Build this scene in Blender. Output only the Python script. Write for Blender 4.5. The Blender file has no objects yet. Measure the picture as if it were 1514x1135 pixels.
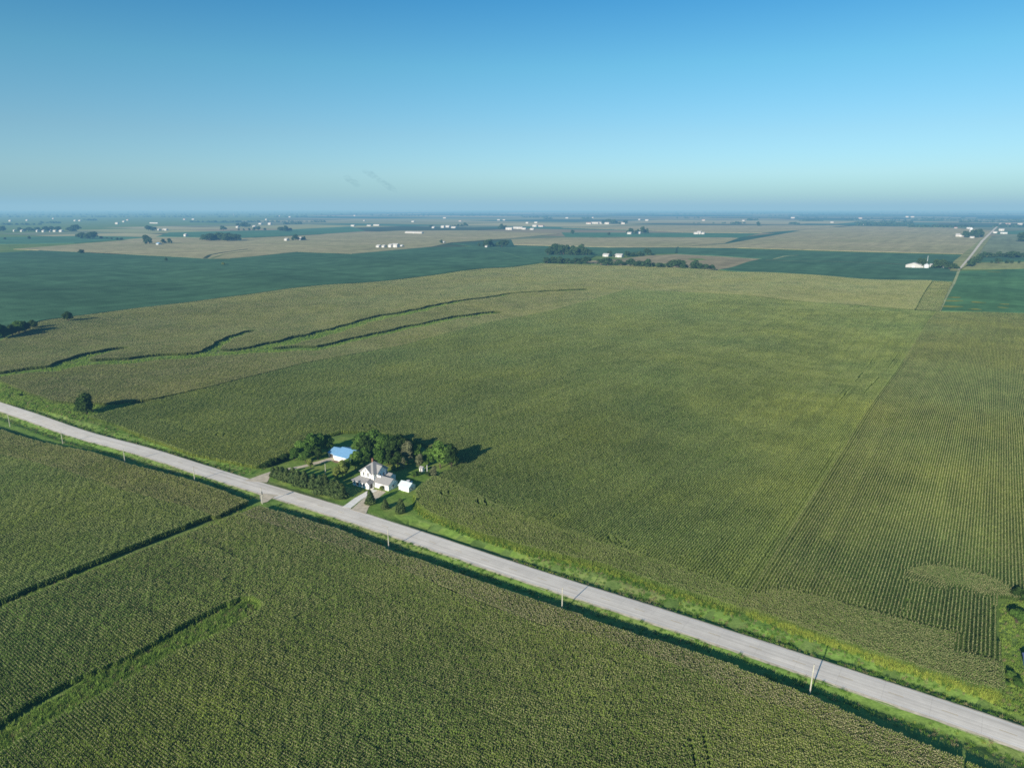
import bpy, math, random
import numpy as np
R = math.radians
random.seed(7)
rng = np.random.default_rng(7)
scene = bpy.context.scene
COL = scene.collection

# ------------------------------------------------------------------ camera frame
H = 125.0
F = 1023.0
PIT = R(14.2)
CX, CY = 757.0, 567.5
N_ANG = R(34.4)                       # the survey "north" axis, clockwise from +y
NV = np.array([math.sin(N_ANG), math.cos(N_ANG)])
UV = np.array([math.cos(N_ANG), -math.sin(N_ANG)])
SUN_AZ = R(33.2)                      # direction the light travels to
SUN_EL = R(19.5)


def T(x, y):
    """gentle farmland relief (works on numpy arrays)"""
    x = np.asarray(x, float); y = np.asarray(y, float)
    r = np.hypot(x - 60, y - 450)
    w = np.clip((1900 - r) / 900, 0, 1); w = w * w * (3 - 2 * w)
    f = np.clip((np.hypot(x + 60, y - 300) - 40) / 140, 0, 1); f = .25 + .75 * f * f * (3 - 2 * f)
    h = (1.7 * np.sin(x / 73 + y / 96 + .6) + 1.35 * np.sin(-x / 57 + y / 86 + 2.1)
         + .9 * np.sin(x / 43 + 1.3) * np.sin(y / 51 + .4) + .5 * np.sin(x / 27 - y / 33))
    return h * w * f


def ray(px, py):
    u = (px - CX) / F; v = -(py - CY) / F
    return np.array([u, math.cos(PIT) + v * math.sin(PIT), -math.sin(PIT) + v * math.cos(PIT)])


def at(px, py, z=0.0):
    """ground position (x, y) of a place seen in the survey photograph"""
    d = ray(px, py); zz = z
    for _ in range(6):
        t = (H - zz) / max(-d[2], 1e-4)
        p = d * t
        zz = z + float(T(p[0], p[1]))
    return np.array([p[0], p[1]])


def P3(p, dz=0.0):
    return (float(p[0]), float(p[1]), float(T(p[0], p[1])) + dz)


def ats(lst, z=0.0):
    return np.array([at(a, b, z) for a, b in lst])


# ------------------------------------------------------------------ object helpers
def tag(o, label=None, cat=None, group=None, kind=None):
    if label: o['label'] = label
    if cat: o['category'] = cat
    if group: o['group'] = group
    if kind: o['kind'] = kind
    return o


def mesh_obj(name, verts, faces, mats, parent=None, mi=None, smooth=False):
    me = bpy.data.meshes.new(name)
    if isinstance(verts, np.ndarray):
        verts = verts.tolist()
    me.from_pydata(verts, [], faces)
    for m in (mats if isinstance(mats, (list, tuple)) else [mats]):
        me.materials.append(m)
    if mi is not None:
        me.polygons.foreach_set('material_index', np.asarray(mi, np.int32))
    if smooth:
        me.polygons.foreach_set('use_smooth', np.ones(len(me.polygons), bool))
    me.update()
    o = bpy.data.objects.new(name, me)
    COL.objects.link(o)
    if parent: o.parent = parent
    return o


def quad_mesh(name, V, mats, mi=None):
    """V: (n,4,3) array of quads -> mesh datablock, fast"""
    n = len(V)
    me = bpy.data.meshes.new(name)
    me.vertices.add(n * 4)
    me.vertices.foreach_set('co', V.reshape(-1).astype(np.float32))
    me.loops.add(n * 4)
    me.loops.foreach_set('vertex_index', np.arange(n * 4, dtype=np.int32))
    me.polygons.add(n)
    me.polygons.foreach_set('loop_start', np.arange(0, n * 4, 4, dtype=np.int32))
    me.polygons.foreach_set('loop_total', np.full(n, 4, np.int32))
    for m in mats: me.materials.append(m)
    if mi is not None: me.polygons.foreach_set('material_index', mi.astype(np.int32))
    me.update(calc_edges=True)
    return me


def link(name, me, parent=None):
    o = bpy.data.objects.new(name, me); COL.objects.link(o)
    if parent: o.parent = parent
    return o


def thing(name, label, cat, loc=(0, 0, 0), rz=0.0, group=None):
    o = bpy.data.objects.new(name, None); COL.objects.link(o)
    o.location = loc; o.rotation_euler = (0, 0, rz); o.empty_display_size = .5
    return tag(o, label, cat, group)


ORD = ['first', 'second', 'third', 'fourth', 'fifth', 'sixth', 'seventh', 'eighth', 'ninth', 'tenth', 'eleventh',
       'twelfth', 'thirteenth', 'fourteenth', 'fifteenth', 'sixteenth', 'seventeenth', 'eighteenth', 'nineteenth',
       'twentieth', 'twenty-first', 'twenty-second', 'twenty-third', 'twenty-fourth', 'twenty-fifth']


class MB:
    """collects boxes / prisms / tubes, builds ONE mesh"""
    def __init__(s): s.v = []; s.f = []; s.mi = []; s.m = 0

    def add(s, vs, fs):
        b = len(s.v); s.v += [tuple(map(float, q)) for q in vs]
        s.f += [tuple(b + i for i in f) for f in fs]; s.mi += [s.m] * len(fs); return s

    def box(s, x0, x1, y0, y1, z0, z1):
        return s.add([(x0, y0, z0), (x1, y0, z0), (x1, y1, z0), (x0, y1, z0), (x0, y0, z1), (x1, y0, z1), (x1, y1, z1), (x0, y1, z1)],
                     [(0, 3, 2, 1), (4, 5, 6, 7), (0, 1, 5, 4), (1, 2, 6, 5), (2, 3, 7, 6), (3, 0, 4, 7)])

    def poly(s, vs): return s.add(vs, [tuple(range(len(vs)))])

    def slab(s, vs, th):
        """thicken a polygon downwards"""
        n = len(vs); lo = [(a, b, c - th) for a, b, c in vs]
        fs = [tuple(range(n)), tuple(range(2 * n - 1, n - 1, -1))] + [(i, n + i, n + (i + 1) % n, (i + 1) % n) for i in range(n)]
        return s.add(list(vs) + lo, fs)

    def tube(s, pts, rad, n=8, cap=True):
        pts = [np.array(p, float) for p in pts]; base = len(s.v); fs = []
        vs = []
        for i, p in enumerate(pts):
            d = pts[min(i + 1, len(pts) - 1)] - pts[max(i - 1, 0)]; d /= np.linalg.norm(d) + 1e-9
            a = np.cross(d, (0, 0, 1) if abs(d[2]) < .9 else (1, 0, 0)); a /= np.linalg.norm(a); b = np.cross(d, a)
            for k in range(n):
                t = 2 * math.pi * k / n
                vs.append(p + rad[i] * (math.cos(t) * a + math.sin(t) * b))
        for i in range(len(pts) - 1):
            for k in range(n):
                fs.append((i * n + k, i * n + (k + 1) % n, (i + 1) * n + (k + 1) % n, (i + 1) * n + k))
        if cap:
            fs.append(tuple(range(n - 1, -1, -1))); fs.append(tuple((len(pts) - 1) * n + k for k in range(n)))
        return s.add(vs, fs)

    def build(s, name, mats, parent=None, smooth=False):
        return mesh_obj(name, s.v, s.f, mats, parent, s.mi if isinstance(mats, (list, tuple)) else None, smooth)


# ------------------------------------------------------------------ materials
def new_mat(name):
    m = bpy.data.materials.new(name); m.use_nodes = True
    nt = m.node_tree; nt.nodes.clear()
    out = nt.nodes.new('ShaderNodeOutputMaterial')
    return m, nt, out


def N(nt, t, **kw):
    n = nt.nodes.new(t)
    for k, v in kw.items():
        if k.startswith('i_'): n.inputs[k[2:].replace('_', ' ')].default_value = v
        else: setattr(n, k, v)
    return n


def ramp(nt, stops):
    r = nt.nodes.new('ShaderNodeValToRGB'); e = r.color_ramp.elements
    while len(e) < len(stops): e.new(.5)
    for i, (p, c) in enumerate(stops):
        e[i].position = p; e[i].color = (*c, 1) if len(c) == 3 else c
    return r


def noise_ramp(nt, scale, stops, detail=3, vec=None, rough=.55):
    n = N(nt, 'ShaderNodeTexNoise'); n.inputs['Scale'].default_value = scale; n.inputs['Detail'].default_value = detail
    n.inputs['Roughness'].default_value = rough
    if vec is not None: nt.links.new(vec, n.inputs['Vector'])
    r = ramp(nt, stops); nt.links.new(n.outputs['Fac'], r.inputs['Fac']); return r.outputs['Color']


def mixc(nt, a, b, fac=1.0, mode='MULTIPLY'):
    m = nt.nodes.new('ShaderNodeMix'); m.data_type = 'RGBA'; m.blend_type = mode
    for s, v in ((0, fac), (6, a), (7, b)):
        if hasattr(v, 'is_output'): nt.links.new(v, m.inputs[s])
        elif s == 0: m.inputs[0].default_value = v
        else: m.inputs[s].default_value = (*v, 1)
    return m.outputs[2]


def pos(nt):
    return N(nt, 'ShaderNodeNewGeometry').outputs['Position']


def diffuse(nt, out, col, rough=.9, spec=.15, bump=None):
    b = N(nt, 'ShaderNodeBsdfPrincipled'); b.inputs['Roughness'].default_value = rough
    b.inputs['Specular IOR Level'].default_value = spec
    if hasattr(col, 'is_output'): nt.links.new(col, b.inputs['Base Color'])
    else: b.inputs['Base Color'].default_value = (*col, 1)
    if bump: nt.links.new(bump, b.inputs['Normal'])
    nt.links.new(b.outputs[0], out.inputs[0]); return b


def bump(nt, h, strength=.5, dist=.1):
    b = N(nt, 'ShaderNodeBump'); b.inputs['Strength'].default_value = strength; b.inputs['Distance'].default_value = dist
    nt.links.new(h, b.inputs['Height']); return b.outputs[0]


def plain(name, col, rough=.7, var=.12, scale=1.5, spec=.3, metal=0):
    m, nt, out = new_mat(name)
    c = noise_ramp(nt, scale, [(.3, tuple(x * (1 - var) for x in col)), (.7, tuple(min(1, x * (1 + var)) for x in col))],
                   vec=N(nt, 'ShaderNodeTexCoord').outputs['Object'])
    b = diffuse(nt, out, c, rough, spec); b.inputs['Metallic'].default_value = metal
    return m


def leafy(name, dark, light, scale=.35, trans=.3, big=None, tone=(0.75, 1.2), streak=None):
    """foliage: diffuse + translucent, clump variation by world position"""
    m, nt, out = new_mat(name)
    p = pos(nt)
    c = noise_ramp(nt, scale, [(.3, dark), (.7, light)], 2, p)
    if big:   # (scale, lowcolour, highcolour) multiplies over wide patches
        c = mixc(nt, c, noise_ramp(nt, big[0], [(.35, big[1]), (.65, big[2])], 3, p))
    if streak:   # (angle, strength): growth streaks running along the rows
        mp = N(nt, 'ShaderNodeMapping'); mp.vector_type = 'TEXTURE'; mp.inputs['Rotation'].default_value = (0, 0, -streak[0]); mp.inputs['Scale'].default_value = (1, 14, 50)
        nt.links.new(p, mp.inputs[0]); k = streak[1]
        c = mixc(nt, c, noise_ramp(nt, .22, [(.32, (1 - k, 1 - k * .9, 1 - k * .7)), (.68, (1 + k, 1 + k * .85, 1 + k * .7))], 3, mp.outputs[0], .6))
        c = mixc(nt, c, noise_ramp(nt, .0075, [(.36, (.88, .98, 1.1)), (.5, (1, 1, 1)), (.64, (1.10, 1.04, .88))], 2, p))
    g = N(nt, 'ShaderNodeNewGeometry')
    rr = ramp(nt, [(0, (tone[0],) * 3), (1, (tone[1],) * 3)]); nt.links.new(g.outputs['Random Per Island'], rr.inputs['Fac'])
    c = mixc(nt, c, rr.outputs['Color'])
    d = N(nt, 'ShaderNodeBsdfDiffuse'); t = N(nt, 'ShaderNodeBsdfTranslucent'); mx = N(nt, 'ShaderNodeMixShader')
    nt.links.new(c, d.inputs[0]); nt.links.new(c, t.inputs[0]); mx.inputs[0].default_value = trans
    nt.links.new(d.outputs[0], mx.inputs[1]); nt.links.new(t.outputs[0], mx.inputs[2]); nt.links.new(mx.outputs[0], out.inputs[0])
    return m


# grass-covered ground
def grass_mat(name, c0, c1, c2, s1=.02, s2=.25, bs=.5):
    m, nt, out = new_mat(name); p = pos(nt)
    a = noise_ramp(nt, s1, [(.32, c0), (.5, c1), (.68, c2)], 4, p)
    b = noise_ramp(nt, s2, [(.3, (.62, .66, .6)), (.7, (1.28, 1.25, 1.2))], 4, p, .7)
    c = mixc(nt, a, b)
    n = N(nt, 'ShaderNodeTexNoise'); n.inputs['Scale'].default_value = 1.6; n.inputs['Detail'].default_value = 4
    nt.links.new(p, n.inputs['Vector'])
    diffuse(nt, out, c, 1, 0, bump(nt, n.outputs['Fac'], bs, .35)); return m


M_ground = grass_mat('grass_ground', (.11, .18, .045), (.16, .24, .065), (.21, .26, .09), .012, .12)
M_verge = grass_mat('verge_grass', (.22, .24, .095), (.185, .285, .065), (.15, .26, .058), .018, .3)
M_lawn = grass_mat('lawn_grass', (.14, .24, .045), (.18, .275, .058), (.24, .295, .08), .06, .5, .3)


def field_mat(name, col, s1=.006, s2=.06, var=.16, furrow=None, warm=None):
    m, nt, out = new_mat(name); p = pos(nt)
    lo = tuple(x * (1 - var) for x in col); hi = tuple(x * (1 + var) for x in col)
    if warm: hi = warm
    a = noise_ramp(nt, s1, [(.35, lo), (.65, hi)], 5, p, .6)
    b = noise_ramp(nt, s2, [(.3, (.8, .8, .8)), (.7, (1.2, 1.2, 1.2))], 3, p)
    c = mixc(nt, a, b)
    for ang, sc, k in ((N_ANG, .035, .13), (N_ANG + math.pi / 2 - .12, .02, .13)):     # tillage and growth streaks both ways
        mp = N(nt, 'ShaderNodeMapping'); mp.vector_type = 'TEXTURE'; mp.inputs['Rotation'].default_value = (0, 0, -ang); mp.inputs['Scale'].default_value = (1, 16, 50)
        nt.links.new(p, mp.inputs[0]); c = mixc(nt, c, noise_ramp(nt, sc, [(.34, (1 - k,) * 3), (.66, (1 + k,) * 3)], 4, mp.outputs[0], .6))
    n = N(nt, 'ShaderNodeTexNoise'); n.inputs['Scale'].default_value = .5; n.inputs['Detail'].default_value = 3
    nt.links.new(p, n.inputs['Vector'])
    diffuse(nt, out, c, 1, 0, bump(nt, n.outputs['Fac'], .5, .8)); return m


M_bean = field_mat('soybean_leaf', (.074, .152, .080), .004, .03, .12)
M_bean2 = field_mat('soybean_leaf_bright', (.085, .185, .078), .008, .05, .15)
M_bean3 = field_mat('soybean_leaf_green', (.085, .19, .10), .008, .05, .12)
M_tan = field_mat('ripening_corn', (.355, .335, .165), .003, .03, .1, warm=(.39, .345, .19))
M_olive = field_mat('olive_corn', (0.217, 0.246, 0.102), .003, .03, .1)
M_brown = field_mat('stubble_field', (0.319, 0.268, 0.152), .006, .04, .1)
M_greyg = field_mat('grey_green_field', (0.203, 0.239, 0.131), .004, .03, .1)
M_meadow = field_mat('pale_meadow', (0.275, 0.290, 0.116), .01, .06, .15)
M_lane = field_mat('lane_grass', (0.319, 0.348, 0.174), .02, .2, .1)

# corn
CORN = {
    'green': dict(dark=(.182, .258, .055), light=(.298, .370, .094), tas=(.36, .40, .17)),
    'tan':   dict(dark=(.140, .205, .048), light=(.235, .300, .082), tas=(.40, .39, .19)),
    'near':  dict(dark=(.158, .240, .048), light=(.268, .355, .082), tas=(.38, .38, .18)),
    'headl': dict(dark=(.160, .215, .048), light=(.255, .310, .084), tas=(.42, .41, .20)),
    'headg': dict(dark=(.150, .222, .046), light=(.252, .328, .080), tas=(.34, .36, .16)),
    'headt': dict(dark=(.126, .186, .042), light=(.212, .274, .072), tas=(.35, .35, .17)),
    'edge':  dict(dark=(.148, .205, .052), light=(.242, .305, .088), tas=(.46, .42, .25)),
    'olive': dict(dark=(.146, .196, .052), light=(.240, .292, .090), tas=(.37, .36, .185)),
}


NROW = N_ANG; EROW = N_ANG + math.pi / 2
STREAK = {'olive': EROW - .35, 'near': EROW, 'headl': EROW, 'headg': EROW, 'headt': EROW, 'edge': EROW}


def corn_mats(k):
    c = CORN[k]
    return [leafy('corn_leaf_' + k, c['dark'], c['light'], .5, .33, (.018, (.74, .80, .74), (1.24, 1.17, 1.12)), (.88, 1.11), (STREAK.get(k, NROW), .2)),
            leafy('corn_tassel_' + k, tuple(x * .8 for x in c['tas']), c['tas'], .3, .2)]


def asphalt_mat():
    m, nt, out = new_mat('worn_pavement')
    uv = N(nt, 'ShaderNodeUVMap').outputs[0]
    mp = N(nt, 'ShaderNodeMapping'); mp.inputs['Scale'].default_value = (.01, 1.15, 1); nt.links.new(uv, mp.inputs['Vector'])
    streak = noise_ramp(nt, 1.0, [(.3, (.66, .59, .49)), (.7, (.94, .845, .71))], 3, mp.outputs[0])
    blot = noise_ramp(nt, .12, [(.3, (.84, .84, .85)), (.7, (1.08, 1.08, 1.08))], 6, pos(nt), .72)
    c = mixc(nt, streak, blot)
    # transverse joints: thin dark line every 6 m
    sx = N(nt, 'ShaderNodeSeparateXYZ'); nt.links.new(uv, sx.inputs[0])
    md = N(nt, 'ShaderNodeMath', operation='FRACT'); dv = N(nt, 'ShaderNodeMath', operation='DIVIDE'); dv.inputs[1].default_value = 11.0
    nt.links.new(sx.outputs[0], dv.inputs[0]); nt.links.new(dv.outputs[0], md.inputs[0])
    jr = ramp(nt, [(0, (.72, .72, .72)), (.012, (1, 1, 1))]); nt.links.new(md.outputs[0], jr.inputs[0])
    c = mixc(nt, c, jr.outputs[0])
    n = N(nt, 'ShaderNodeTexNoise'); n.inputs['Scale'].default_value = 8; nt.links.new(pos(nt), n.inputs['Vector'])
    diffuse(nt, out, c, .9, .2, bump(nt, n.outputs['Fac'], .2, .02)); return m


M_road = asphalt_mat()
M_gravel = plain('tan_gravel', (.62, .53, .39), .95, .18, .6, .05)
M_shoulder = plain('shoulder_gravel', (.55, .48, .37), .95, .25, .5, .05)
M_conc = plain('driveway_concrete', (.90, .85, .75), .85, .1, .6, .15)
M_groad = plain('pale_gravel_road', (.64, .58, .46), .95, .12, .05, .05)
M_yline = plain('worn_yellow_paint', (.58, .45, .25), .8, .12, .8)
M_wline = plain('worn_white_paint', (.72, .71, .68), .8, .1, .6)
M_white = plain('white_siding', (.80, .79, .76), .7, .05, .8)
M_trim = plain('white_trim', (.82, .82, .8), .6, .03)
M_shingle = plain('grey_shingle', (.30, .29, .28), .9, .15, 2.5, .1)
M_blueroof = plain('blue_metal_roof', (.20, .40, .62), .45, .08, .8, .5)
M_paleroof = plain('pale_metal_roof', (.60, .68, .68), .5, .08, .8, .4)
M_glass = plain('dark_window_glass', (.02, .025, .03), .15, .1, 1, .5)
M_door = plain('dark_door', (.06, .05, .045), .6, .1)
M_brick = plain('red_brick_chimney', (.25, .12, .08), .9, .2, 5)
M_pole = plain('weathered_pole_wood', (.50, .47, .38), .9, .18, 1.2, .1)
M_can = plain('transformer_grey', (.10, .11, .12), .5, .08, 2, .4)
M_bark = plain('tree_bark', (.10, .075, .055), .95, .25, 3, .05)
M_steel = plain('galvanised_steel', (.62, .65, .67), .4, .08, 1, .5)
M_tank = plain('white_tank_paint', (.8, .8, .78), .4, .04, 1, .4)
M_farw = plain('weathered_white_siding', (.46, .455, .44), .8, .06, .3, .1)
M_carw = plain('white_car_paint', (.75, .76, .77), .25, .03, 1, .5)
M_rubber = plain('black_rubber', (.02, .02, .02), .8, .1)
M_purple = plain('slate_blue_metal_roof', (.13, .15, .26), .5, .1, 1, .4)
M_red = plain('rusty_red_roof', (.28, .14, .11), .8, .12, 1, .2)

L_mid = leafy('leaf_mid', (0.057, 0.118, 0.025), (0.137, 0.237, 0.049), .25, .3)
L_bright = leafy('leaf_bright', (0.104, 0.199, 0.038), (0.209, 0.332, 0.072), .3, .35)
L_dark = leafy('leaf_dark', (0.029, 0.058, 0.016), (0.067, 0.112, 0.029), .3, .25)
L_grey = leafy('leaf_grey', (0.118, 0.133, 0.068), (0.218, 0.224, 0.118), .3, .25)
L_yel = leafy('leaf_yellow_green', (0.152, 0.209, 0.048), (0.285, 0.323, 0.085), .3, .3)
L_cedar = leafy('cedar_needle', (0.042, 0.072, 0.027), (0.110, 0.148, 0.049), .4, .15)
L_far = leafy('leaf_far', (0.035, 0.072, 0.029), (0.080, 0.131, 0.051), .08, .2)

# ------------------------------------------------------------------ road frame
ROADC = [(0, 602), (100, 633.5), (182, 658.5), (287, 692), (380, 720.5), (460, 745), (540, 769), (610, 791), (680, 814), (770, 845), (850, 871), (920, 894),
         (1030, 930), (1150, 969), (1270, 1009), (1400, 1053), (1511, 1090)]
rc = ats(ROADC)
# smooth fit: quadratic in the along-road coordinate
d0 = rc[-1] - rc[0]; L0 = np.linalg.norm(d0); RU = d0 / L0; RN = np.array([-RU[1], RU[0]])
rs = (rc - rc[0]) @ RU; rt = (rc - rc[0]) @ RN
cf = np.polyfit(rs, rt, 3)
RO = rc[0]


def road_t(s):
    s = np.asarray(s, float); sc = np.clip(s, -10, L0 + 10)
    base = np.polyval(cf, sc); slope = np.polyval(np.polyder(cf), sc)
    return base + slope * (s - sc)


def road_pt(s, t=0.0):
    s = np.asarray(s, float); c = road_t(s)
    e = .5; sl = (road_t(s + e) - road_t(s - e)) / (2 * e); k = np.sqrt(1 + sl * sl)
    nx = -sl / k; ny = 1 / k
    a = s + nx * t; b = c + ny * t
    return RO[0] + a * RU[0] + b * RN[0], RO[1] + a * RU[1] + b * RN[1]


def road_st(x, y):
    """approx (s,t) of world points relative to the road centre line"""
    dx = np.asarray(x, float) - RO[0]; dy = np.asarray(y, float) - RO[1]
    s = dx * RU[0] + dy * RU[1]; b = dx * RN[0] + dy * RN[1]
    e = .5; sl = (road_t(s + e) - road_t(s - e)) / (2 * e)
    return s, (b - road_t(s)) / np.sqrt(1 + sl * sl)


ANG_U = math.atan2(RU[1], RU[0])
W_ROAD = 4.6
S_DRIVE_W = float(road_st(*at(388, 706))[0])
S_DRIVE_E = float(road_st(*at(530, 757))[0])
S_FIELD_S = float(road_st(*at(392, 741))[0])


def ditch(s, side):
    """0..1 ditch depth factor along the road"""
    k = np.ones_like(np.asarray(s, float))
    for c, w, sd in ((S_DRIVE_W, 6, 1), (S_DRIVE_E, 11, 1), (S_FIELD_S, 6, -1)):
        if sd == side:
            q = np.clip((np.abs(s - c) - w) / 8, 0, 1); k = k * q * q * (3 - 2 * q)
    if side == 1:    # the mown frontage of the farmyard has only a shallow swale
        q = np.clip((np.abs(s - (S_DRIVE_W + S_DRIVE_E) / 2) - (S_DRIVE_E - S_DRIVE_W) / 2 - 12) / 25, 0, 1)
        k = k * (.45 + .55 * q)
    return k


def verge_z(s, t):
    a = np.abs(t)
    pz = np.interp(a, [0, 4.6, 5.4, 8.0, 9.2, 12.5, 16], [.10, .10, .02, -1.15, -1.2, .02, .04])
    flat = np.interp(a, [0, 4.6, 5.4, 16], [.10, .10, .05, .04])
    k = np.where(t > 0, ditch(s, 1), ditch(s, -1) * .8)
    return flat + (pz - flat) * k


# ------------------------------------------------------------------ ground
def axis(lo, hi, fine, f0, f1, grow=1.12):
    a = list(np.arange(f0, f1 + .1, fine)); st = fine
    while a[-1] < hi: st *= grow; a.append(a[-1] + st)
    st = fine
    while a[0] > lo: st *= grow; a.insert(0, a[0] - st)
    return np.array(a)


gx = axis(-45000, 45000, 6.0, -620, 800); gy = axis(-1500, 60000, 6.0, 60, 1500)
GX, GY = np.meshgrid(gx, gy)
GZ = T(GX, GY)
s_, t_ = road_st(GX, GY)
near = (np.abs(t_) < 9.5) & (s_ > -900) & (s_ < L0 + 900)
GZ = np.where(near, GZ - 2.6, GZ)
nx_, ny_ = len(gx), len(gy)
vs = np.stack([GX, GY, GZ], -1).reshape(-1, 3)
idx = np.arange(nx_ * ny_).reshape(ny_, nx_)
fc = np.stack([idx[:-1, :-1], idx[:-1, 1:], idx[1:, 1:], idx[1:, :-1]], -1).reshape(-1, 4)
g = mesh_obj('ground', vs, fc.tolist(), M_ground, smooth=True)
tag(g, 'grassy ground between and around the crop fields', kind='structure')


def strip_along_road(name, s0, s1, ds, ts, zf, mat, uvs=True, smooth=True):
    ss = np.arange(s0, s1 + ds * .5, ds)
    S, TT = np.meshgrid(ss, np.array(ts, float), indexing='ij')
    X, Y = road_pt(S, TT); Z = T(X, Y) + zf(S, TT)
    n, k = S.shape
    ix = np.arange(n * k).reshape(n, k)
    f = np.stack([ix[:-1, :-1], ix[1:, :-1], ix[1:, 1:], ix[:-1, 1:]], -1).reshape(-1, 4)
    o = mesh_obj(name, np.stack([X, Y, Z], -1).reshape(-1, 3), f.tolist(), mat, smooth=smooth)
    if uvs:
        ul = o.data.uv_layers.new(name='UVMap'); li = np.zeros(len(o.data.loops), np.int32)
        o.data.loops.foreach_get('vertex_index', li)
        uv = np.stack([S.reshape(-1)[li], TT.reshape(-1)[li]], -1).astype(np.float32)
        ul.data.foreach_set('uv', uv.reshape(-1))
    return o


SR0, SR1 = -420, L0 + 320
o = strip_along_road('road_verge', SR0, SR1, 4, [-17, -14, -12.5, -11.3, -9.8, -8.8, -7.4, -6.4, -5.4, -4.3], verge_z, M_verge)
tag(o, 'grass ditch bank on the near side of the highway', kind='structure')
o = strip_along_road('road_verge', SR0, SR1, 4, [4.3, 5.4, 6.4, 7.4, 8.8, 9.8, 11.3, 12.5, 14, 17], verge_z, M_verge)
tag(o, 'grass ditch bank on the far side of the highway', kind='structure')
o = strip_along_road('highway', SR0, SR1, 4, [-W_ROAD, -2.3, 0, 2.3, W_ROAD], lambda s, t: .16 - .012 * np.abs(t), M_road)
tag(o, 'pale two lane paved highway crossing the picture diagonally', kind='structure')
_rag = lambda s: .35 * np.sin(s / 3.1) + .3 * np.sin(s / 7.7 + 1) + .2 * np.sin(s / 1.3)
ss = np.arange(SR0, SR1, 1.0)
for sd, nm in ((-1, 'near'), (1, 'far')):
    w = np.stack([np.full_like(ss, W_ROAD - .05), W_ROAD + (.95 if sd < 0 else .45) + (.3 if sd < 0 else .15) * _rag(ss * 1.1 + 9 * sd)], 1) * sd
    S2 = np.repeat(ss[:, None], 2, 1); X, Y = road_pt(S2, w); Z = T(X, Y) + np.maximum(verge_z(S2, w), -2) + .03
    ix = np.arange(len(ss) * 2).reshape(-1, 2)
    f = np.stack([ix[:-1, 0], ix[1:, 0], ix[1:, 1], ix[:-1, 1]], -1)
    o = mesh_obj('road_shoulder', np.stack([X, Y, Z], -1).reshape(-1, 3), f.tolist(), M_shoulder)
    tag(o, 'narrow gravel shoulder on the %s side of the highway' % nm, kind='structure')


def marking(ts, segs, mat, label):
    V = []
    for s0, s1 in segs:
        for a in np.arange(s0, s1 - 1e-6, 4.0):
            b = min(a + 4.0, s1)
            q = []
            for s, t in ((a, ts[0]), (b, ts[0]), (b, ts[1]), (a, ts[1])):
                x, y = road_pt(s, t); q.append((float(x), float(y), float(T(x, y)) + .166 - .012 * min(abs(ts[0]), abs(ts[1])) ))
            V.append(q)
    o = link('road_marking', quad_mesh('road_marking', np.array(V), [mat])); tag(o, label, kind='structure'); return o


marking((3.75, 3.93), [(SR0, SR1)], M_wline, 'worn white edge line along the far side of the highway')
marking((-3.93, -3.75), [(SR0, SR1)], M_wline, 'worn white edge line along the near side of the highway')
dash = [(s, s + 3.6) for s in np.arange(SR0, SR1 - 5, 12.2)]
marking((-.10, .10), dash, M_yline, 'faded yellow dashes along the highway centre')


# ------------------------------------------------------------------ draped sheets
def inside(poly, X, Y):
    c = np.zeros(X.shape, bool); n = len(poly)
    for i in range(n):
        x0, y0 = poly[i]; x1, y1 = poly[(i + 1) % n]
        if y0 == y1: continue
        k = ((y0 > Y) != (y1 > Y)) & (X < (x1 - x0) * (Y - y0) / (y1 - y0) + x0)
        c ^= k
    return c


def seg_dist(pl, X, Y):
    d = np.full(X.shape, 1e9)
    for i in range(len(pl) - 1):
        ax, ay = pl[i]; bx, by = pl[i + 1]
        vx, vy = bx - ax, by - ay; q = vx * vx + vy * vy + 1e-9
        t = np.clip(((X - ax) * vx + (Y - ay) * vy) / q, 0, 1)
        d = np.minimum(d, np.hypot(X - ax - t * vx, Y - ay - t * vy))
    return d


import bmesh


def sheet(name, poly, z, mat, cell=0.0, skirt=0.0, verge=False):
    """a flat polygon cut into cells and draped over the relief"""
    bm = bmesh.new()
    vs = [bm.verts.new((p[0], p[1], 0)) for p in poly]
    f = bm.faces.new(vs)
    if f.normal.z < 0: bmesh.ops.reverse_faces(bm, faces=[f])
    bmesh.ops.triangulate(bm, faces=bm.faces[:])
    if cell:
        P = np.array(poly); lo = P.min(0); hi = P.max(0)
        for ax in (0, 1):
            for c in np.arange(lo[ax] + cell * .37, hi[ax], cell):
                nrm = (1, 0, 0) if ax == 0 else (0, 1, 0)
                bmesh.ops.bisect_plane(bm, geom=bm.verts[:] + bm.edges[:] + bm.faces[:], plane_co=(c if ax == 0 else 0, c if ax == 1 else 0, 0), plane_no=nrm)
    edge = [e for e in bm.edges if e.is_boundary]
    X = np.array([v.co.x for v in bm.verts]); Y = np.array([v.co.y for v in bm.verts]); Z = T(X, Y) + z
    if verge:
        s, t = road_st(X, Y); m = np.abs(t) < 15; Z = np.where(m, T(X, Y) + verge_z(s, t) + z, Z)
    for v, zz in zip(bm.verts, Z): v.co.z = zz
    if skirt:
        r = bmesh.ops.extrude_edge_only(bm, edges=edge)
        for v in r['geom']:
            if isinstance(v, bmesh.types.BMVert): v.co.z -= skirt
    bmesh.ops.recalc_face_normals(bm, faces=bm.faces[:])
    me = bpy.data.meshes.new(name); bm.to_mesh(me); bm.free()
    me.materials.append(mat)
    return link(name, me)


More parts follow.
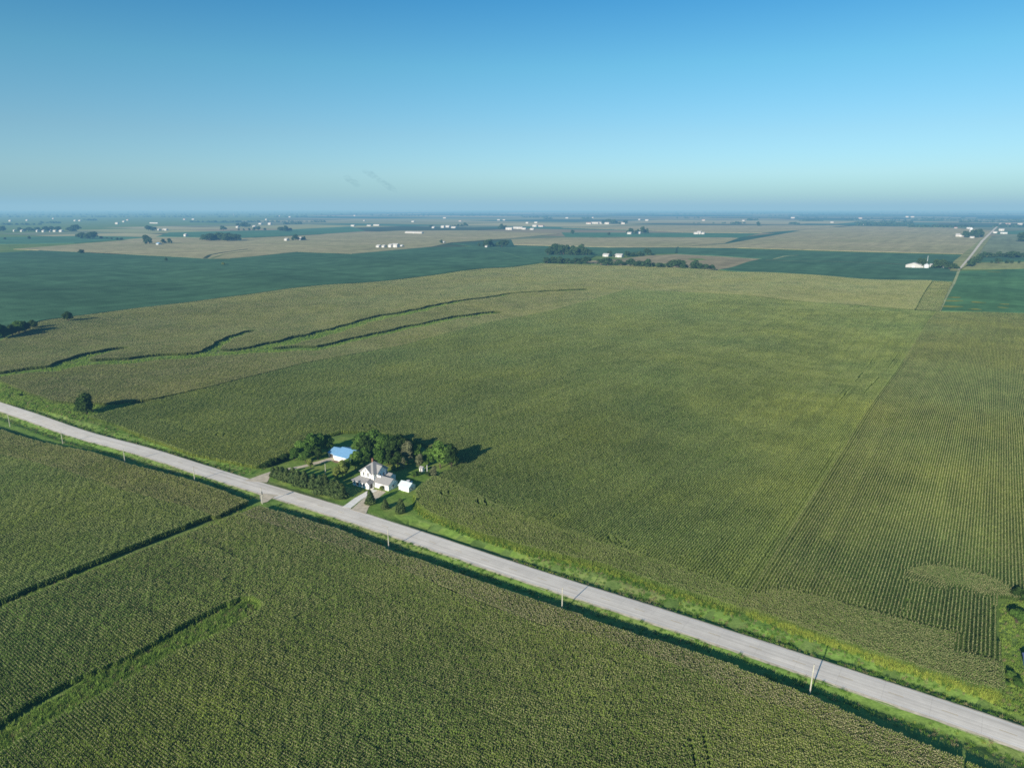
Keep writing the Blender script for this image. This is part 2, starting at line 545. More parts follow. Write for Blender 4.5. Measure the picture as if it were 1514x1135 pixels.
def ribbon(name, pl, w, z, mat, verge=False, step=4.0, rag=0.0, taper=False):
    pl = np.array(pl); seg = np.hypot(*np.diff(pl, axis=0).T); L = np.concatenate([[0], np.cumsum(seg)])
    n = max(2, int(L[-1] / step)); u = np.linspace(0, L[-1], n)
    X = np.interp(u, L, pl[:, 0]); Y = np.interp(u, L, pl[:, 1])
    dx = np.gradient(X); dy = np.gradient(Y); q = np.hypot(dx, dy); nx, ny = -dy / q, dx / q
    w = np.interp(u, L, w) if hasattr(w, '__len__') else np.full(n, w)
    wl = w / 2 + rag * np.sin(u / 5.3) ; wr = w / 2 + rag * np.sin(u / 6.1 + 2)
    vs = []; K = 4
    for i in range(n):
        for k in range(K + 1):
            f = -wl[i] + (wl[i] + wr[i]) * k / K
            x, y = X[i] + nx[i] * f, Y[i] + ny[i] * f
            zz = float(T(x, y)) + z
            if verge:
                s, t = road_st(x, y)
                if abs(t) < 15: zz = float(T(x, y) + verge_z(s, t)) + z
            vs.append((x, y, zz))
    fs = [(i * (K + 1) + k, (i + 1) * (K + 1) + k, (i + 1) * (K + 1) + k + 1, i * (K + 1) + k + 1) for i in range(n - 1) for k in range(K)]
    return mesh_obj(name, vs, fs, mat, smooth=True)


# farmyard surfaces
YARD = [(377, 702), (396, 689), (440, 668), (505, 646), (560, 650), (610, 662), (668, 688), (645, 708), (626, 721), (615, 733), (617, 748), (634, 763), (700, 792), (780, 817), (790, 830), (705, 803), (600, 773), (548, 757), (505, 744), (450, 727), (400, 712)]
tag(sheet('lawn', ats(YARD), .07, M_lawn, 4, verge=True), 'mown green lawn of the farmyard and its road frontage', kind='structure')
tag(ribbon('driveway', [at(512, 751), at(530, 737), at(553, 724)], [4.0, 3.6, 3.6], .14, M_conc, True, 2), 'pale concrete drive from the highway to the garage wing', kind='structure')
tag(sheet('gravel_parking', ats([(519, 753.5), (533, 741), (545, 731), (556, 723.5), (571, 727), (561, 735), (551, 742), (545, 750), (541, 760)]), .12, M_gravel, 2.5, verge=True), 'tan gravel parking apron beside the concrete drive', kind='structure')
tag(ribbon('gravel_drive', [at(379, 712), at(392, 703), at(410, 696), at(447, 690), at(480, 681), at(497, 677)], [11, 5, 3.4, 3.2, 3.2, 6], .12, M_gravel, True, 2, .2), 'gravel farm lane from the highway past the hedge to the blue roofed barn', kind='structure')
tag(sheet('field_entrance', ats([(383, 729), (386, 744), (395, 742), (406, 734), (412, 732)]), .10, M_gravel, 2, verge=True), 'gravel field entrance beside the transformer pole', kind='structure')
tag(sheet('barn_apron', ats([(488, 680), (500, 676), (515, 682), (512, 686), (495, 684)]), .1, plain('bare_earth', (.24, .17, .12), .95, .2, .7, .05), 3), 'bare earth apron in front of the blue roofed barn', kind='structure')

# ------------------------------------------------------------------ corn
TS = 12.16


def corn_tile(size, rows, seed, kind, lod=1.0):
    r = np.random.default_rng(seed)
    sp = size / rows; pl = .2
    per = int(round(size / pl))
    X = (np.arange(rows) + .5) * sp - size / 2; Y = (np.arange(per) + .5) * size / per - size / 2
    X, Y = np.meshgrid(X, Y); X = X.reshape(-1) + r.normal(0, .035, X.size); Y = Y.reshape(-1) + r.normal(0, .03, Y.size)
    keep = r.random(X.size) > .05; X = X[keep]; Y = Y[keep]; n = len(X)
    hh = 2.15 + r.normal(0, .13, n) + .12 * np.sin(X * 1.1 + seed) * np.sin(Y * .9)
    Q = []; MI = []
    az0 = r.normal(0, .6, n)          # leaves lean across the row
    nl = 7
    for k in range(nl):
        zf = .30 + .68 * k / (nl - 1)
        z0 = hh * zf + r.normal(0, .04, n)
        az = az0 + (k % 2) * math.pi + r.normal(0, .35, n)
        Ln = (.62 + r.random(n) * .25) * (1.0 if k < nl - 2 else .75)
        dx, dy = np.cos(az), np.sin(az); wx, wy = -dy, dx
        up = .32 + r.random(n) * .25
        w0, w1 = .055, .075
        A = np.stack([X, Y, z0], -1)
        B = np.stack([X + dx * Ln * .5, Y + dy * Ln * .5, z0 + up], -1)
        C = np.stack([X + dx * Ln, Y + dy * Ln, z0 + up - .12 - r.random(n) * .45], -1)
        Wv = np.stack([wx, wy, r.normal(0, .25, n)], -1)
        Q.append(np.stack([A - Wv * w0, A + Wv * w0, B + Wv * w1, B - Wv * w1], 1)); MI.append(np.zeros(n))
        Q.append(np.stack([B - Wv * w1, B + Wv * w1, C + Wv * .02, C - Wv * .02], 1)); MI.append(np.zeros(n))
    # tassels
    for a in (0, math.pi / 2):
        rr = r.random(n) * 3
        dx, dy = np.cos(a + rr), np.sin(a + rr); th = .26 + r.random(n) * .14
        A = np.stack([X, Y, hh + .05], -1); D = np.stack([dx, dy, np.zeros(n)], -1)
        U = np.zeros((n, 3)); U[:, 2] = 1; th = th[:, None]
        Q.append(np.stack([A - D * .02, A + D * .02, A + D * .11 + U * th, A - D * .11 + U * th], 1)); MI.append(np.ones(n))
    V = np.concatenate(Q); mi = np.concatenate(MI)
    return quad_mesh('corn_plants', V, kind, mi)


CORN_COLL = {}


def corn_collection(key, rows16):
    """unlinked library of corn patches of four sizes (two of each) for one colour and row spacing"""
    ck = (key, rows16)
    if ck in CORN_COLL: return CORN_COLL[ck]
    mats = CORN[key].setdefault('mats', None) or corn_mats(key); CORN[key]['mats'] = mats
    c = bpy.data.collections.new('corn_patches_%s_%d' % ck)
    for li in range(5):
        for v in range(3 if li == 0 else 2):
            me = corn_tile(TS / 2 ** li, rows16 // 2 ** li if rows16 // 2 ** li >= 1 else 1, li * 10 + v + (100 if rows16 == 16 else 0), mats)
            o = bpy.data.objects.new('corn_patch_%d_%d' % (li, v), me); c.objects.link(o)
    CORN_COLL[ck] = c
    return c


def gn_group(coll):
    ng = bpy.data.node_groups.new('plant_rows', 'GeometryNodeTree')
    ng.interface.new_socket('Geometry', in_out='INPUT', socket_type='NodeSocketGeometry')
    ng.interface.new_socket('Geometry', in_out='OUTPUT', socket_type='NodeSocketGeometry')
    i = ng.nodes.new('NodeGroupInput'); o = ng.nodes.new('NodeGroupOutput')
    ci = ng.nodes.new('GeometryNodeCollectionInfo'); ci.inputs['Collection'].default_value = coll
    ci.inputs['Separate Children'].default_value = True; ci.inputs['Reset Children'].default_value = True
    ip = ng.nodes.new('GeometryNodeInstanceOnPoints'); ip.inputs['Pick Instance'].default_value = True
    L = ng.links.new

    def attr(n, t):
        a = ng.nodes.new('GeometryNodeInputNamedAttribute'); a.data_type = t; a.inputs['Name'].default_value = n; return a.outputs[0]
    L(i.outputs[0], ip.inputs['Points']); L(ci.outputs[0], ip.inputs['Instance'])
    L(attr('vi', 'INT'), ip.inputs['Instance Index']); L(attr('sc', 'FLOAT_VECTOR'), ip.inputs['Scale'])
    er = ng.nodes.new('FunctionNodeEulerToRotation'); L(attr('rot', 'FLOAT_VECTOR'), er.inputs[0]); L(er.outputs[0], ip.inputs['Rotation'])
    L(ip.outputs[0], o.inputs[0])
    return ng


def scatter(name, coll, pts, vi, rot, sc):
    me = bpy.data.meshes.new(name); me.vertices.add(len(pts)); me.vertices.foreach_set('co', pts.astype(np.float32).reshape(-1))
    a = me.attributes.new('vi', 'INT', 'POINT'); a.data.foreach_set('value', vi.astype(np.int32))
    for nm, d in (('rot', rot), ('sc', sc)):
        a = me.attributes.new(nm, 'FLOAT_VECTOR', 'POINT'); a.data.foreach_set('vector', d.astype(np.float32).reshape(-1))
    me.update()
    o = link(name, me); m = o.modifiers.new('plants', 'NODES'); m.node_group = gn_group(coll)
    return o


BASE = {0: 0, 1: 3, 2: 5, 3: 7, 4: 9}; NVAR = {0: 3, 1: 2, 2: 2, 3: 2, 4: 2}


def corn_points(poly, ang, holes=(), lines=(), hs=1.0):
    """poly in metres; ang = row direction clockwise from +y; holes = polygons, lines = (polyline, width) left unplanted"""
    poly = np.array(poly); ca, sa = math.cos(ang), math.sin(ang)

    def loc(P): P = np.array(P); return np.stack([P[..., 0] * ca - P[..., 1] * sa, P[..., 0] * sa + P[..., 1] * ca], -1)
    # local axes: across = (ca,-sa), along = (sa,ca)
    lp = loc(poly); lh = [loc(h) for h in holes]; ll = [(loc(l), w) for l, w in lines]

    def keep(A, B):
        k = inside(lp, A, B)
        for h in lh: k &= ~inside(h, A, B)
        for l, w in ll:
            rg = 0 if w < 3 else .07 * w * (np.sin(A / 6.3 + B / 9.1) + np.sin(B / 4.7 - A / 13))
            k &= seg_dist(l, A, B) > w / 2 + rg
        return k
    lo = lp.min(0); hi = lp.max(0)
    A, B = np.meshgrid(np.arange(lo[0], hi[0] + TS, TS), np.arange(lo[1], hi[1] + TS, TS)); A = A.reshape(-1); B = B.reshape(-1)
    out = []
    for lv in range(5):
        size = TS / 2 ** lv
        if not len(A): break
        if lv == 4:
            k = keep(A, B); out.append((A[k], B[k], np.full(k.sum(), lv))); break
        q = np.linspace(-.5, .5, 9 if lv == 0 else 5) * size
        cnt = np.zeros(len(A), int)
        for qa in q:
            for qb in q: cnt += keep(A + qa, B + qb)
        full = cnt == len(q) ** 2; part = (cnt > 0) & ~full
        out.append((A[full], B[full], np.full(full.sum(), lv)))
        a, b = A[part], B[part]; h = size / 4
        A = np.concatenate([a - h, a + h, a - h, a + h]); B = np.concatenate([b - h, b - h, b + h, b + h])
    a = np.concatenate([o[0] for o in out]); b = np.concatenate([o[1] for o in out]); lv = np.concatenate([o[2] for o in out]).astype(int)
    x = a * ca + b * sa; y = -a * sa + b * ca
    n = len(x); e = 2.0
    gxs = (T(x + e, y) - T(x - e, y)) / (2 * e); gys = (T(x, y + e) - T(x, y - e)) / (2 * e)
    flip = rng.integers(0, 2, n) * math.pi
    rz = -ang + flip
    # tilt with the slope (small angles, expressed in the rotated frame)
    c, s = np.cos(rz), np.sin(rz)
    lx = gxs * c + gys * s; ly = -gxs * s + gys * c
    rot = np.stack([ly, -lx, rz], -1)
    vi = np.array([BASE[k] for k in lv]) + (rng.random(n) * np.array([NVAR[k] for k in lv])).astype(int)
    zs = (1 + .05 * np.sin(x / 19 + y / 27) + rng.normal(0, .025, n)) * hs
    sc = np.stack([np.ones(n), np.ones(n), zs], -1)
    return np.stack([x, y, T(x, y)], -1), vi, rot, sc


def corn_field(poly, ang, tint, rows16, label, holes=(), lines=(), name='corn_field', hs=1.0, extra=()):
    parts = [corn_points(poly, ang, holes, lines, hs)] + [corn_points(q, a) for q, a in extra]
    pts, vi, rot, sc = (np.concatenate(v) for v in zip(*parts))
    o = scatter(name, corn_collection(tint, rows16), pts, vi, rot, sc)
    return tag(o, label, 'corn field', kind='stuff')


def arc(px, py, r, a0, a1, n=7):
    c = at(px, py); return np.array([c + r * np.array([math.cos(R(a)), math.sin(R(a))]) for a in np.linspace(a0, a1, n)])


# the central tract north of the highway
YHOLE = [(372, 704), (383, 693), (440, 668), (470, 652), (505, 642), (560, 644), (612, 655), (672, 684), (668, 698), (642, 709), (624, 721), (614, 732), (616, 749), (634, 764), (640, 790), (420, 740)]
tr_w = ats([(132, 621), (169, 632), (225, 656), (286, 677), (372, 694), (616, 749), (634, 764), (703, 793), (784, 817), (889, 841), (987, 874), (1092, 906)])
tr_e = ats([(1384, 463), (925, 430.3), (600, 512.4), (450, 541), (300, 579.5), (225, 597)])
marks = []
for px, py in ((672, 735), (726, 748), (921, 803), (553, 634), (338, 647)):
    for dx, a0, a1 in ((-6, 120, 240), (5, 130, 230)):
        marks.append((arc(px + dx, py, 4.2, a0 + 35, a1 + 35), 1.35))
for px, py in ((255, 629), (285, 640), (395, 664), (1000, 832), (830, 770)):
    marks.append((np.array([at(px - 9, py - 2), at(px, py + 1), at(px + 8, py)]), 1.2))
for a, b in (((1340, 510), (1262, 604)), ((1300, 520), (1240, 600))):
    marks.append((ats([a, b]), .9))
HEAD_T = np.concatenate([ats([(616, 749), (634, 764), (703, 793), (784, 817), (889, 841), (987, 874), (1090, 905)]), ats([(1096, 880), (1000, 845), (890, 808), (780, 772), (700, 735), (660, 715), (642, 709), (624, 721), (614, 732)])])
corn_field(np.concatenate([tr_w, tr_e]), NROW, 'green', 12, 'broad green corn field with straight rows behind the white farmhouse', holes=[ats(YHOLE), HEAD_T], lines=marks)
corn_field(HEAD_T, math.pi / 2 - ANG_U, 'headg', 16, 'band of corn sown along the highway between farm lawn and the tract corner', lines=marks[:10])
# headlands: rows planted parallel to the highway
HEAD_R = ats([(1088, 906), (1100, 890), (1160, 880), (1220, 893), (1330, 925), (1410, 945), (1412, 972), (1480, 990), (1482, 1030), (1442, 1022), (1333, 987), (1223, 949), (1114, 910)])
# the field to the right of it
gap = ats([(1344, 853), (1335, 908)])
rf = ats([(1092, 906), (1114, 908), (1223, 946), (1333, 983), (1442, 1018), (1477, 1027), (1477, 983), (1474, 889), (1530, 878), (1640, 860), (1760, 700), (1700, 470), (1514, 466), (1384, 463)])
ARC_C = at(1420, 882); ARC = []
for k in range(9):       # rows bending round the end of the short rows
    a0, a1 = (math.pi - R(18) * k, math.pi - R(18) * (k + 1))
    dirv = lambda a, r: ARC_C + r * (math.cos(a) * UV + math.sin(a) * NV)
    am = (a0 + a1) / 2; tg = -math.sin(am) * UV + math.cos(am) * NV
    ARC.append((np.array([dirv(a0, 4), dirv(a0, 17), dirv(a1, 17), dirv(a1, 4)]), math.atan2(tg[0], tg[1])))
ARC_H = np.concatenate([[q[0][1] for q in ARC], [ARC[-1][0][2], ARC[-1][0][3]], [q[0][0] for q in ARC[::-1]]])
corn_field(rf, NROW, 'tan', 12, 'tan tinged corn field with visible rows at the right edge of the picture', holes=[HEAD_R, ARC_H], lines=[(gap, .95)])
corn_field(HEAD_R, math.pi / 2 - ANG_U, 'headt', 16, 'band of corn sown along the highway in front of the visible rows at right', extra=ARC)
# hill field with grass waterways, and the far band
ways = [(ats([(-60, 562), (0, 558), (45, 551), (80, 547), (105, 539), (140, 526), (172, 519)]), 20),
        (ats([(80, 547), (120, 541), (200, 535), (300, 527), (345, 524)]), 24),
        (ats([(300, 528), (320, 514), (342, 502), (370, 492)]), 12),
        (ats([(345, 524), (420, 510), (500, 489), (560, 472), (620, 461.5)]), 22), (ats([(620, 461.5), (680, 447), (760, 435.5), (862, 430)]), 16),
        (ats([(345, 524), (420, 519), (470, 518)]), 22), (ats([(470, 518), (540, 501), (600, 488), (660, 475), (735, 464)]), 17)]
left_edge = ats([(925, 430), (700, 486), (600, 512), (450, 540), (300, 578), (225, 594), (160, 601), (111, 600), (79, 597), (34, 581), (0, 566), (-60, 552)])
hill = np.concatenate([left_edge, ats([(-60, 528), (0, 507), (30, 492), (62, 478), (200, 459), (340, 441), (560, 418.5), (800, 391), (890, 394), (1055, 401), (1225, 410), (1378, 416.5), (1352, 460)])])
corn_field(hill, EROW, 'olive', 16, 'olive corn field on the hill with curving grass waterways', lines=ways)
corn_field(ats([(1354, 460), (1380, 417), (1408, 418.5), (1389, 462)]), NROW, 'tan', 16, 'narrow greyer corn strip beside the field lane beyond the far corner of the tract')
# near side of the highway
s_r = ats([(383, 747), (500, 782), (575, 812), (662, 843), (832, 901), (905, 926), (1060, 975), (1114, 995), (1195, 1027), (1302, 1073), (1427, 1123), (1600, 1200)], 2.3)
s_r2 = ats([(1600, 1300), (760, 1320), (-100, 1300), (-100, 938), (0, 898)], 2.3)
strip = ats([(-120, 1170), (0, 1099), (120, 1026), (200, 985), (300, 932), (356, 903)], 0)
mk2 = [(ats([(1040, 1085), (1050, 1140)], 2), .8), (ats([(1020, 1092), (1030, 1140)], 2), .7), (ats([(604, 1096), (622, 1099)], 2), 1.1)]
EDGE_N = np.concatenate([s_r[:-1], (s_r[:-1] - RN * 9.5 * (1 + .25 * np.sin(np.arange(len(s_r) - 1) * 2.1))[:, None])[::-1]])
corn_field(EDGE_N, math.pi / 2 - ANG_U, 'edge', 16, 'tan tasselled corn edge along the near ditch of the highway')
corn_field(np.concatenate([s_r, s_r2]), EROW, 'near', 16, 'large dark green corn field filling the foreground', holes=[EDGE_N], lines=[(strip + UV * 1.2, 10.8)] + mk2)
s_l = ats([(-60, 618), (0, 634), (50, 650), (98, 661), (138, 669), (185, 685), (238, 698), (288, 711), (325, 724), (366, 740), (0, 886), (-100, 926)], 2.3)
HEAD_L = np.concatenate([ats([(-60, 618), (0, 634), (50, 650), (98, 661), (138, 669), (185, 685), (238, 698), (288, 711), (325, 724), (366, 740), (318, 763)], 2.3), ats([(285, 752), (172, 722), (42, 680), (-60, 655)], 2.3)])
corn_field(s_l, EROW, 'green', 16, 'dark corn field at the left below the highway', holes=[HEAD_L])
corn_field(HEAD_L, math.pi / 2 - ANG_U, 'headl', 16, 'lighter yellowish corn band along the highway at left')


# ------------------------------------------------------------------ weeds and grass (nobody could count)
def tuft_mesh(name, seed, mat, h, w, nb, bw):
    r = np.random.default_rng(seed); a = r.random(nb) * 6.28; rad = np.sqrt(r.random(nb)) * w
    x, y = rad * np.cos(a), rad * np.sin(a); hh = h * (.55 + .6 * r.random(nb)); az = r.random(nb) * 6.28; ln = .35 * hh
    A = np.stack([x, y, np.zeros(nb)], -1); D = np.stack([np.cos(az), np.sin(az), 0 * az], -1); Wv = np.stack([-np.sin(az), np.cos(az), 0 * az], -1)
    B = A + D * ln[:, None]; B[:, 2] = hh
    return quad_mesh(name, np.stack([A - Wv * bw, A + Wv * bw, B + Wv * bw * .4, B - Wv * bw * .4], 1), [mat])


G_green = leafy('weed_green', (0.104, 0.209, 0.034), (0.199, 0.342, 0.061), .5, .3, (.05, (.8, .85, .8), (1.15, 1.1, 1.1)))
G_yel = leafy('weed_yellow', (.27, .36, .06), (.42, .47, .09), .6, .3)
G_dry = leafy('weed_dry', (0.266, 0.247, 0.114), (0.418, 0.361, 0.190), .6, .25)


def tuft_coll(nm, specs):
    c = bpy.data.collections.new(nm)
    for i, (mat, h, w, nb, bw) in enumerate(specs):
        c.objects.link(bpy.data.objects.new('%s_%02d' % (nm, i), tuft_mesh(nm, 50 + i, mat, h, w, nb, bw)))
    return c


def scatter_pts(name, coll, nv, X, Y, Z, label, s0=.6, s1=1.3, probs=None):
    n = len(X)
    vi = rng.choice(nv, n, p=probs); rot = np.zeros((n, 3)); rot[:, 2] = rng.random(n) * 6.28
    s = s0 + (s1 - s0) * rng.random(n); sc = np.stack([s, s, s * (.7 + .6 * rng.random(n))], -1)
    o = scatter(name, coll, np.stack([X, Y, Z], -1), vi, rot, sc); return tag(o, label, 'weeds', kind='stuff')


C_verge = tuft_coll('verge_tuft', [(G_green, .55, .55, 34, .035), (G_green, .8, .7, 40, .05), (G_dry, .6, .5, 30, .03), (G_yel, .7, .5, 30, .04)])
for sd, nn, lab in ((1, 13000, 'rough grass and weeds growing along the far ditch of the highway'), (-1, 4500, 'rough grass growing along the near ditch of the highway')):
    s = rng.uniform(-60, L0 + 60, nn); t = rng.uniform(5.6, 16 if sd > 0 else 13, nn) * sd
    k = np.ones(nn, bool)
    if sd > 0: k &= ~((s > S_DRIVE_W - 8) & (s < S_DRIVE_E + 75))
    else: k &= np.abs(s - S_FIELD_S - 1) > 6
    clump = np.sin(s / 9 + 2 * np.sin(t / 3)) * np.sin(t / 2.1 + s / 17) + rng.normal(0, .5, nn); k &= clump > -.25
    s, t = s[k], t[k]; x, y = road_pt(s, t)
    scatter_pts('verge_grass', C_verge, 4, x, y, T(x, y) + verge_z(s, t), lab, .4, 1.0, [.4, .22, .32, .06])
# yellow fringe along the corn edge on the right
fr = ats([(1105, 905), (1223, 947), (1333, 985), (1442, 1020), (1476, 1030)])
nn = 3400; u = rng.random(nn); q = np.linspace(0, 1, len(fr)); x = np.interp(u, q, fr[:, 0]); y = np.interp(u, q, fr[:, 1])
off = np.abs(rng.normal(0, 1.3, nn)) - .7
x = x - RN[0] * off; y = y - RN[1] * off
C_yel = tuft_coll('fringe_tuft', [(G_yel, .9, .5, 40, .05), (G_yel, 1.3, .5, 44, .06), (G_green, 1.0, .5, 36, .05)])
scatter_pts('yellow_weeds', C_yel, 3, x, y, T(x, y), 'yellow flowering weeds fringing the corn along the far ditch at right', .6, 1.2, [.5, .3, .2])
fr = ats([(615, 734), (616, 749), (634, 764), (703, 793), (784, 818), (889, 842), (987, 875), (1092, 907)])
nn = 5200; u = rng.random(nn); q = np.linspace(0, 1, len(fr)); x = np.interp(u, q, fr[:, 0]); y = np.interp(u, q, fr[:, 1])
off = np.abs(rng.normal(0, 1.0, nn)) - .4; x = x - RN[0] * off; y = y - RN[1] * off
scatter_pts('corn_edge_weeds', C_yel, 3, x, y, T(x, y), 'yellow green grasses along the corn edge beside the farm lawn', .4, .9, [.25, .15, .6])
# weedy strip in the foreground, waterways and corner grass
nn = 7600; u = rng.random(nn) * 1.035; q = np.linspace(0, 1, len(strip)); x = np.interp(u, q, strip[:, 0]); y = np.interp(u, q, strip[:, 1]); ex = np.maximum(u - 1, 0) * 190; x = x + NV[0] * ex; y = y + NV[1] * ex
off = rng.uniform(-3.4, 6.4, nn); x = x + UV[0] * off; y = y + UV[1] * off
G_lush = leafy('weed_lush', (.21, .33, .065), (.34, .46, .105), .5, .35, (.05, (.85, .9, .85), (1.15, 1.1, 1.1)))
C_strip = tuft_coll('strip_tuft', [(G_lush, .9, .6, 44, .06), (G_lush, .6, .6, 40, .05), (G_dry, .8, .5, 34, .04), (G_yel, .6, .5, 30, .05)])
scatter_pts('weed_strip', C_strip, 4, x, y, T(x, y), 'weedy grass strip ending inside the foreground corn', .5, 1.4, [.4, .35, .15, .1])
lane = ats([(378, 748), (200, 819), (0, 897), (-80, 929)], 1.0)
nn = 3000; u = rng.random(nn) ** 1.5; q = np.linspace(0, 1, 4); x = np.interp(u, q, lane[:, 0]); y = np.interp(u, q, lane[:, 1])
off = rng.uniform(-2.5, 1.6, nn); x = x + UV[0] * off; y = y + UV[1] * off
scatter_pts('lane_grass', C_strip, 4, x, y, T(x, y), 'grass in the dark gap between the two near corn fields', .3, .9, [.35, .45, .1, .1])
poly = ats([(0, 568), (34, 583), (79, 599), (148, 599), (215, 589), (140, 621), (108, 618), (0, 594)]); lo, hi = poly.min(0), poly.max(0)
x = rng.uniform(lo[0], hi[0], 16000); y = rng.uniform(lo[1], hi[1], 16000); k = inside(poly, x, y); x, y = x[k], y[k]
scatter_pts('tall_grass', C_strip, 4, x, y, T(x, y), 'tall grass in the corner around the lone dark tree by the highway', .6, 1.6, [.45, .3, .1, .15])
x = []; y = []
for l, w in ways:
    nn = int(np.hypot(*np.diff(l, axis=0).T).sum() * w / 3.5); u = rng.random(nn)
    d = np.concatenate([[0], np.cumsum(np.hypot(*np.diff(l, axis=0).T))]); d /= d[-1]
    x.append(np.interp(u, d, l[:, 0]) + rng.uniform(-w / 2, w / 2, nn)); y.append(np.interp(u, d, l[:, 1]) + rng.uniform(-w / 2, w / 2, nn) * .4)
x = np.concatenate(x); y = np.concatenate(y)
scatter_pts('waterway_grass', C_strip, 4, x, y, T(x, y), 'bright grass in the curving waterways of the hill field', .6, 1.3, [.5, .4, .05, .05])
poly = ats([(1478, 895), (1530, 880), (1560, 1100), (1511, 1062), (1470, 1045), (1479, 1020)]); lo, hi = poly.min(0), poly.max(0)
x = rng.uniform(lo[0], hi[0], 6000); y = rng.uniform(lo[1], hi[1], 6000); k = inside(poly, x, y); x, y = x[k], y[k]
scatter_pts('rough_grass', C_strip, 4, x, y, T(x, y), 'rough green grass of the yard at the right edge of the picture', .3, 1.0, [.5, .35, .1, .05])

# ------------------------------------------------------------------ middle and far farmland
def field(poly_px, mat, label, z=.9, cell=60, name='crop_field', skirt=.9, zz=0.0):
    o = sheet(name, ats(poly_px, zz), z, mat, cell, skirt); return tag(o, label, kind='structure')


# patchwork to the horizon
def patchwork():
    cols = [((.36, .34, .18), 4), ((.29, .30, .14), 3), ((.06, .13, .08), 3), ((.075, .165, .095), 1), ((.31, .265, .155), 1), ((.08, .11, .06), 2), ((.20, .235, .13), 2)]
    pal = [c for c, w in cols for _ in range(w)]
    V = []; C = []
    r = random.Random(5)
    y0 = 1500
    b = y0
    # long rows of fields; blocks grow with distance so that far ones stay few
    k = 0
    while b < 42000:
        dpt = r.choice([200, 400, 400, 800]) * (1 + b / 14000)
        a = -b * .9 - 2500 - r.random() * 600
        while a < b * 1.6 + 2500:
            wd = r.choice([400, 800, 800, 1200]) * (1 + b / 9000)
            c = np.array(r.choice(pal)) * r.uniform(.85, 1.15)
            if b > 9000 and r.random() < .4: c = np.array((.045, .07, .045))
            g_ = 6
            V.append([[a + g_, b + g_], [a + wd - g_, b + g_], [a + wd - g_, b + dpt - g_], [a + g_, b + dpt - g_]]); C.append(c)
            a += wd
        b += dpt; k += 1
    V = np.array(V, float)
    X = V[..., 0] * UV[0] + V[..., 1] * NV[0]; Y = V[..., 0] * UV[1] + V[..., 1] * NV[1]
    ok = (Y > 1350).all(1) & ((np.hypot(X, Y) > 2050).all(1)); X, Y, C = X[ok], Y[ok], np.array(C)[ok]
    m, nt, out = new_mat('patchwork_crops')
    at_ = N(nt, 'ShaderNodeAttribute'); at_.attribute_name = 'crop'
    p = pos(nt)
    c = mixc(nt, at_.outputs['Color'], noise_ramp(nt, .0035, [(.3, (.82, .82, .82)), (.7, (1.18, 1.18, 1.18))], 5, p))
    diffuse(nt, out, c, 1, 0)
    me = quad_mesh('farmland', np.stack([X, Y, np.full_like(X, .6)], -1), [m])
    a = me.attributes.new('crop', 'FLOAT_COLOR', 'FACE'); a.data.foreach_set('color', np.concatenate([C, np.ones((len(C), 1))], 1).astype(np.float32).reshape(-1))
    tag(link('farmland', me), 'patchwork of distant crop fields reaching the hazy horizon', kind='structure')


patchwork()
field([(-120, 532), (-60, 512), (0, 500), (60, 475), (200, 457), (340, 439), (560, 416.5), (797, 389.3), (745, 374), (700, 365), (640, 366), (520, 377), (440, 374), (340, 384), (300, 384), (150, 375.5), (70, 370), (0, 374), (-120, 378)], M_bean, 'wide blue green soybean field behind the hill field at left', 1.3, 22, skirt=1.4)
field([(20, 369), (150, 374.5), (300, 383), (340, 383), (440, 373), (520, 376), (638, 365.5), (668, 359), (754, 353), (827, 346), (700, 341), (590, 341.5), (480, 347), (360, 353), (230, 352), (120, 361)], M_tan, 'tan corn field with a small white farm in the middle distance at left', 1.6)
field([(-60, 362), (110, 360), (225, 351), (130, 349), (-60, 352)], M_bean3, 'green field strip left of the distant shelterbelt', 1)
field([(230, 350.5), (360, 352), (480, 346), (540, 342), (520, 335), (420, 340), (250, 344)], M_bean3, 'blue green soybean strip behind the distant white houses', 1)
field([(670, 360), (740, 364), (900, 367), (1000, 368), (998, 375), (880, 379), (862, 387), (797, 389), (745, 373.5), (705, 366)], M_bean, 'soybean field around the round grove left of centre', 1.2, 22)
field([(756, 354.5), (830, 352), (990, 352), (1092, 352.5), (1072, 360), (1000, 366), (900, 366), (760, 362.5)], M_tan, 'pale corn strip behind the long grove', 1.6)
field([(830, 344), (1014, 344.5), (1126, 345.5), (1094, 351.5), (990, 351), (836, 350.5)], M_bean3, 'bright green soybean strip with a white farm on it', .8)
field([(862, 386.5), (960, 378), (1000, 376), (1125, 383), (1062, 399), (890, 391.5)], M_brown, 'pinkish stubble field between the grove and the tree row', .3)
field([(1002, 367), (1090, 368.5), (1240, 373), (1432, 378), (1424, 388), (1408, 417), (1225, 409), (1064, 399), (1127, 383), (1002, 376)], M_bean, 'dark soybean field around the big white barn at right', 1.2, 22)
field([(1004, 366), (1075, 361), (1190, 340.5), (1262, 334.5), (1380, 336), (1466, 341), (1432, 376.5), (1240, 371.5), (1090, 367)], M_tan, 'broad tan corn field left of the far gravel road', 1.8)
field([(830, 337), (1000, 333.5), (1255, 333.5), (1186, 340), (1126, 345), (1014, 344), (960, 341)], M_tan, 'far tan corn strip beyond the bright green field', 1.8)
field([(1464, 349), (1514, 347), (1640, 347), (1640, 377), (1448, 377)], M_greyg, 'grey green field right of the far gravel road', 1)
field([(1440, 388), (1446, 380), (1514, 379), (1640, 379), (1640, 387), (1514, 386.5)], M_bean, 'thin soybean strip between hedges at the right edge', .8)
field([(1420, 398), (1442, 388.5), (1514, 387.5), (1640, 388), (1640, 397), (1514, 397)], M_meadow, 'pale meadow behind the bright field at the right edge', .4)
field([(1415, 401.5), (1514, 398), (1640, 398), (1680, 468), (1514, 465), (1392, 461)], M_bean2, 'bright green soybean field with yellow patches at the right edge', 1.2, 20)
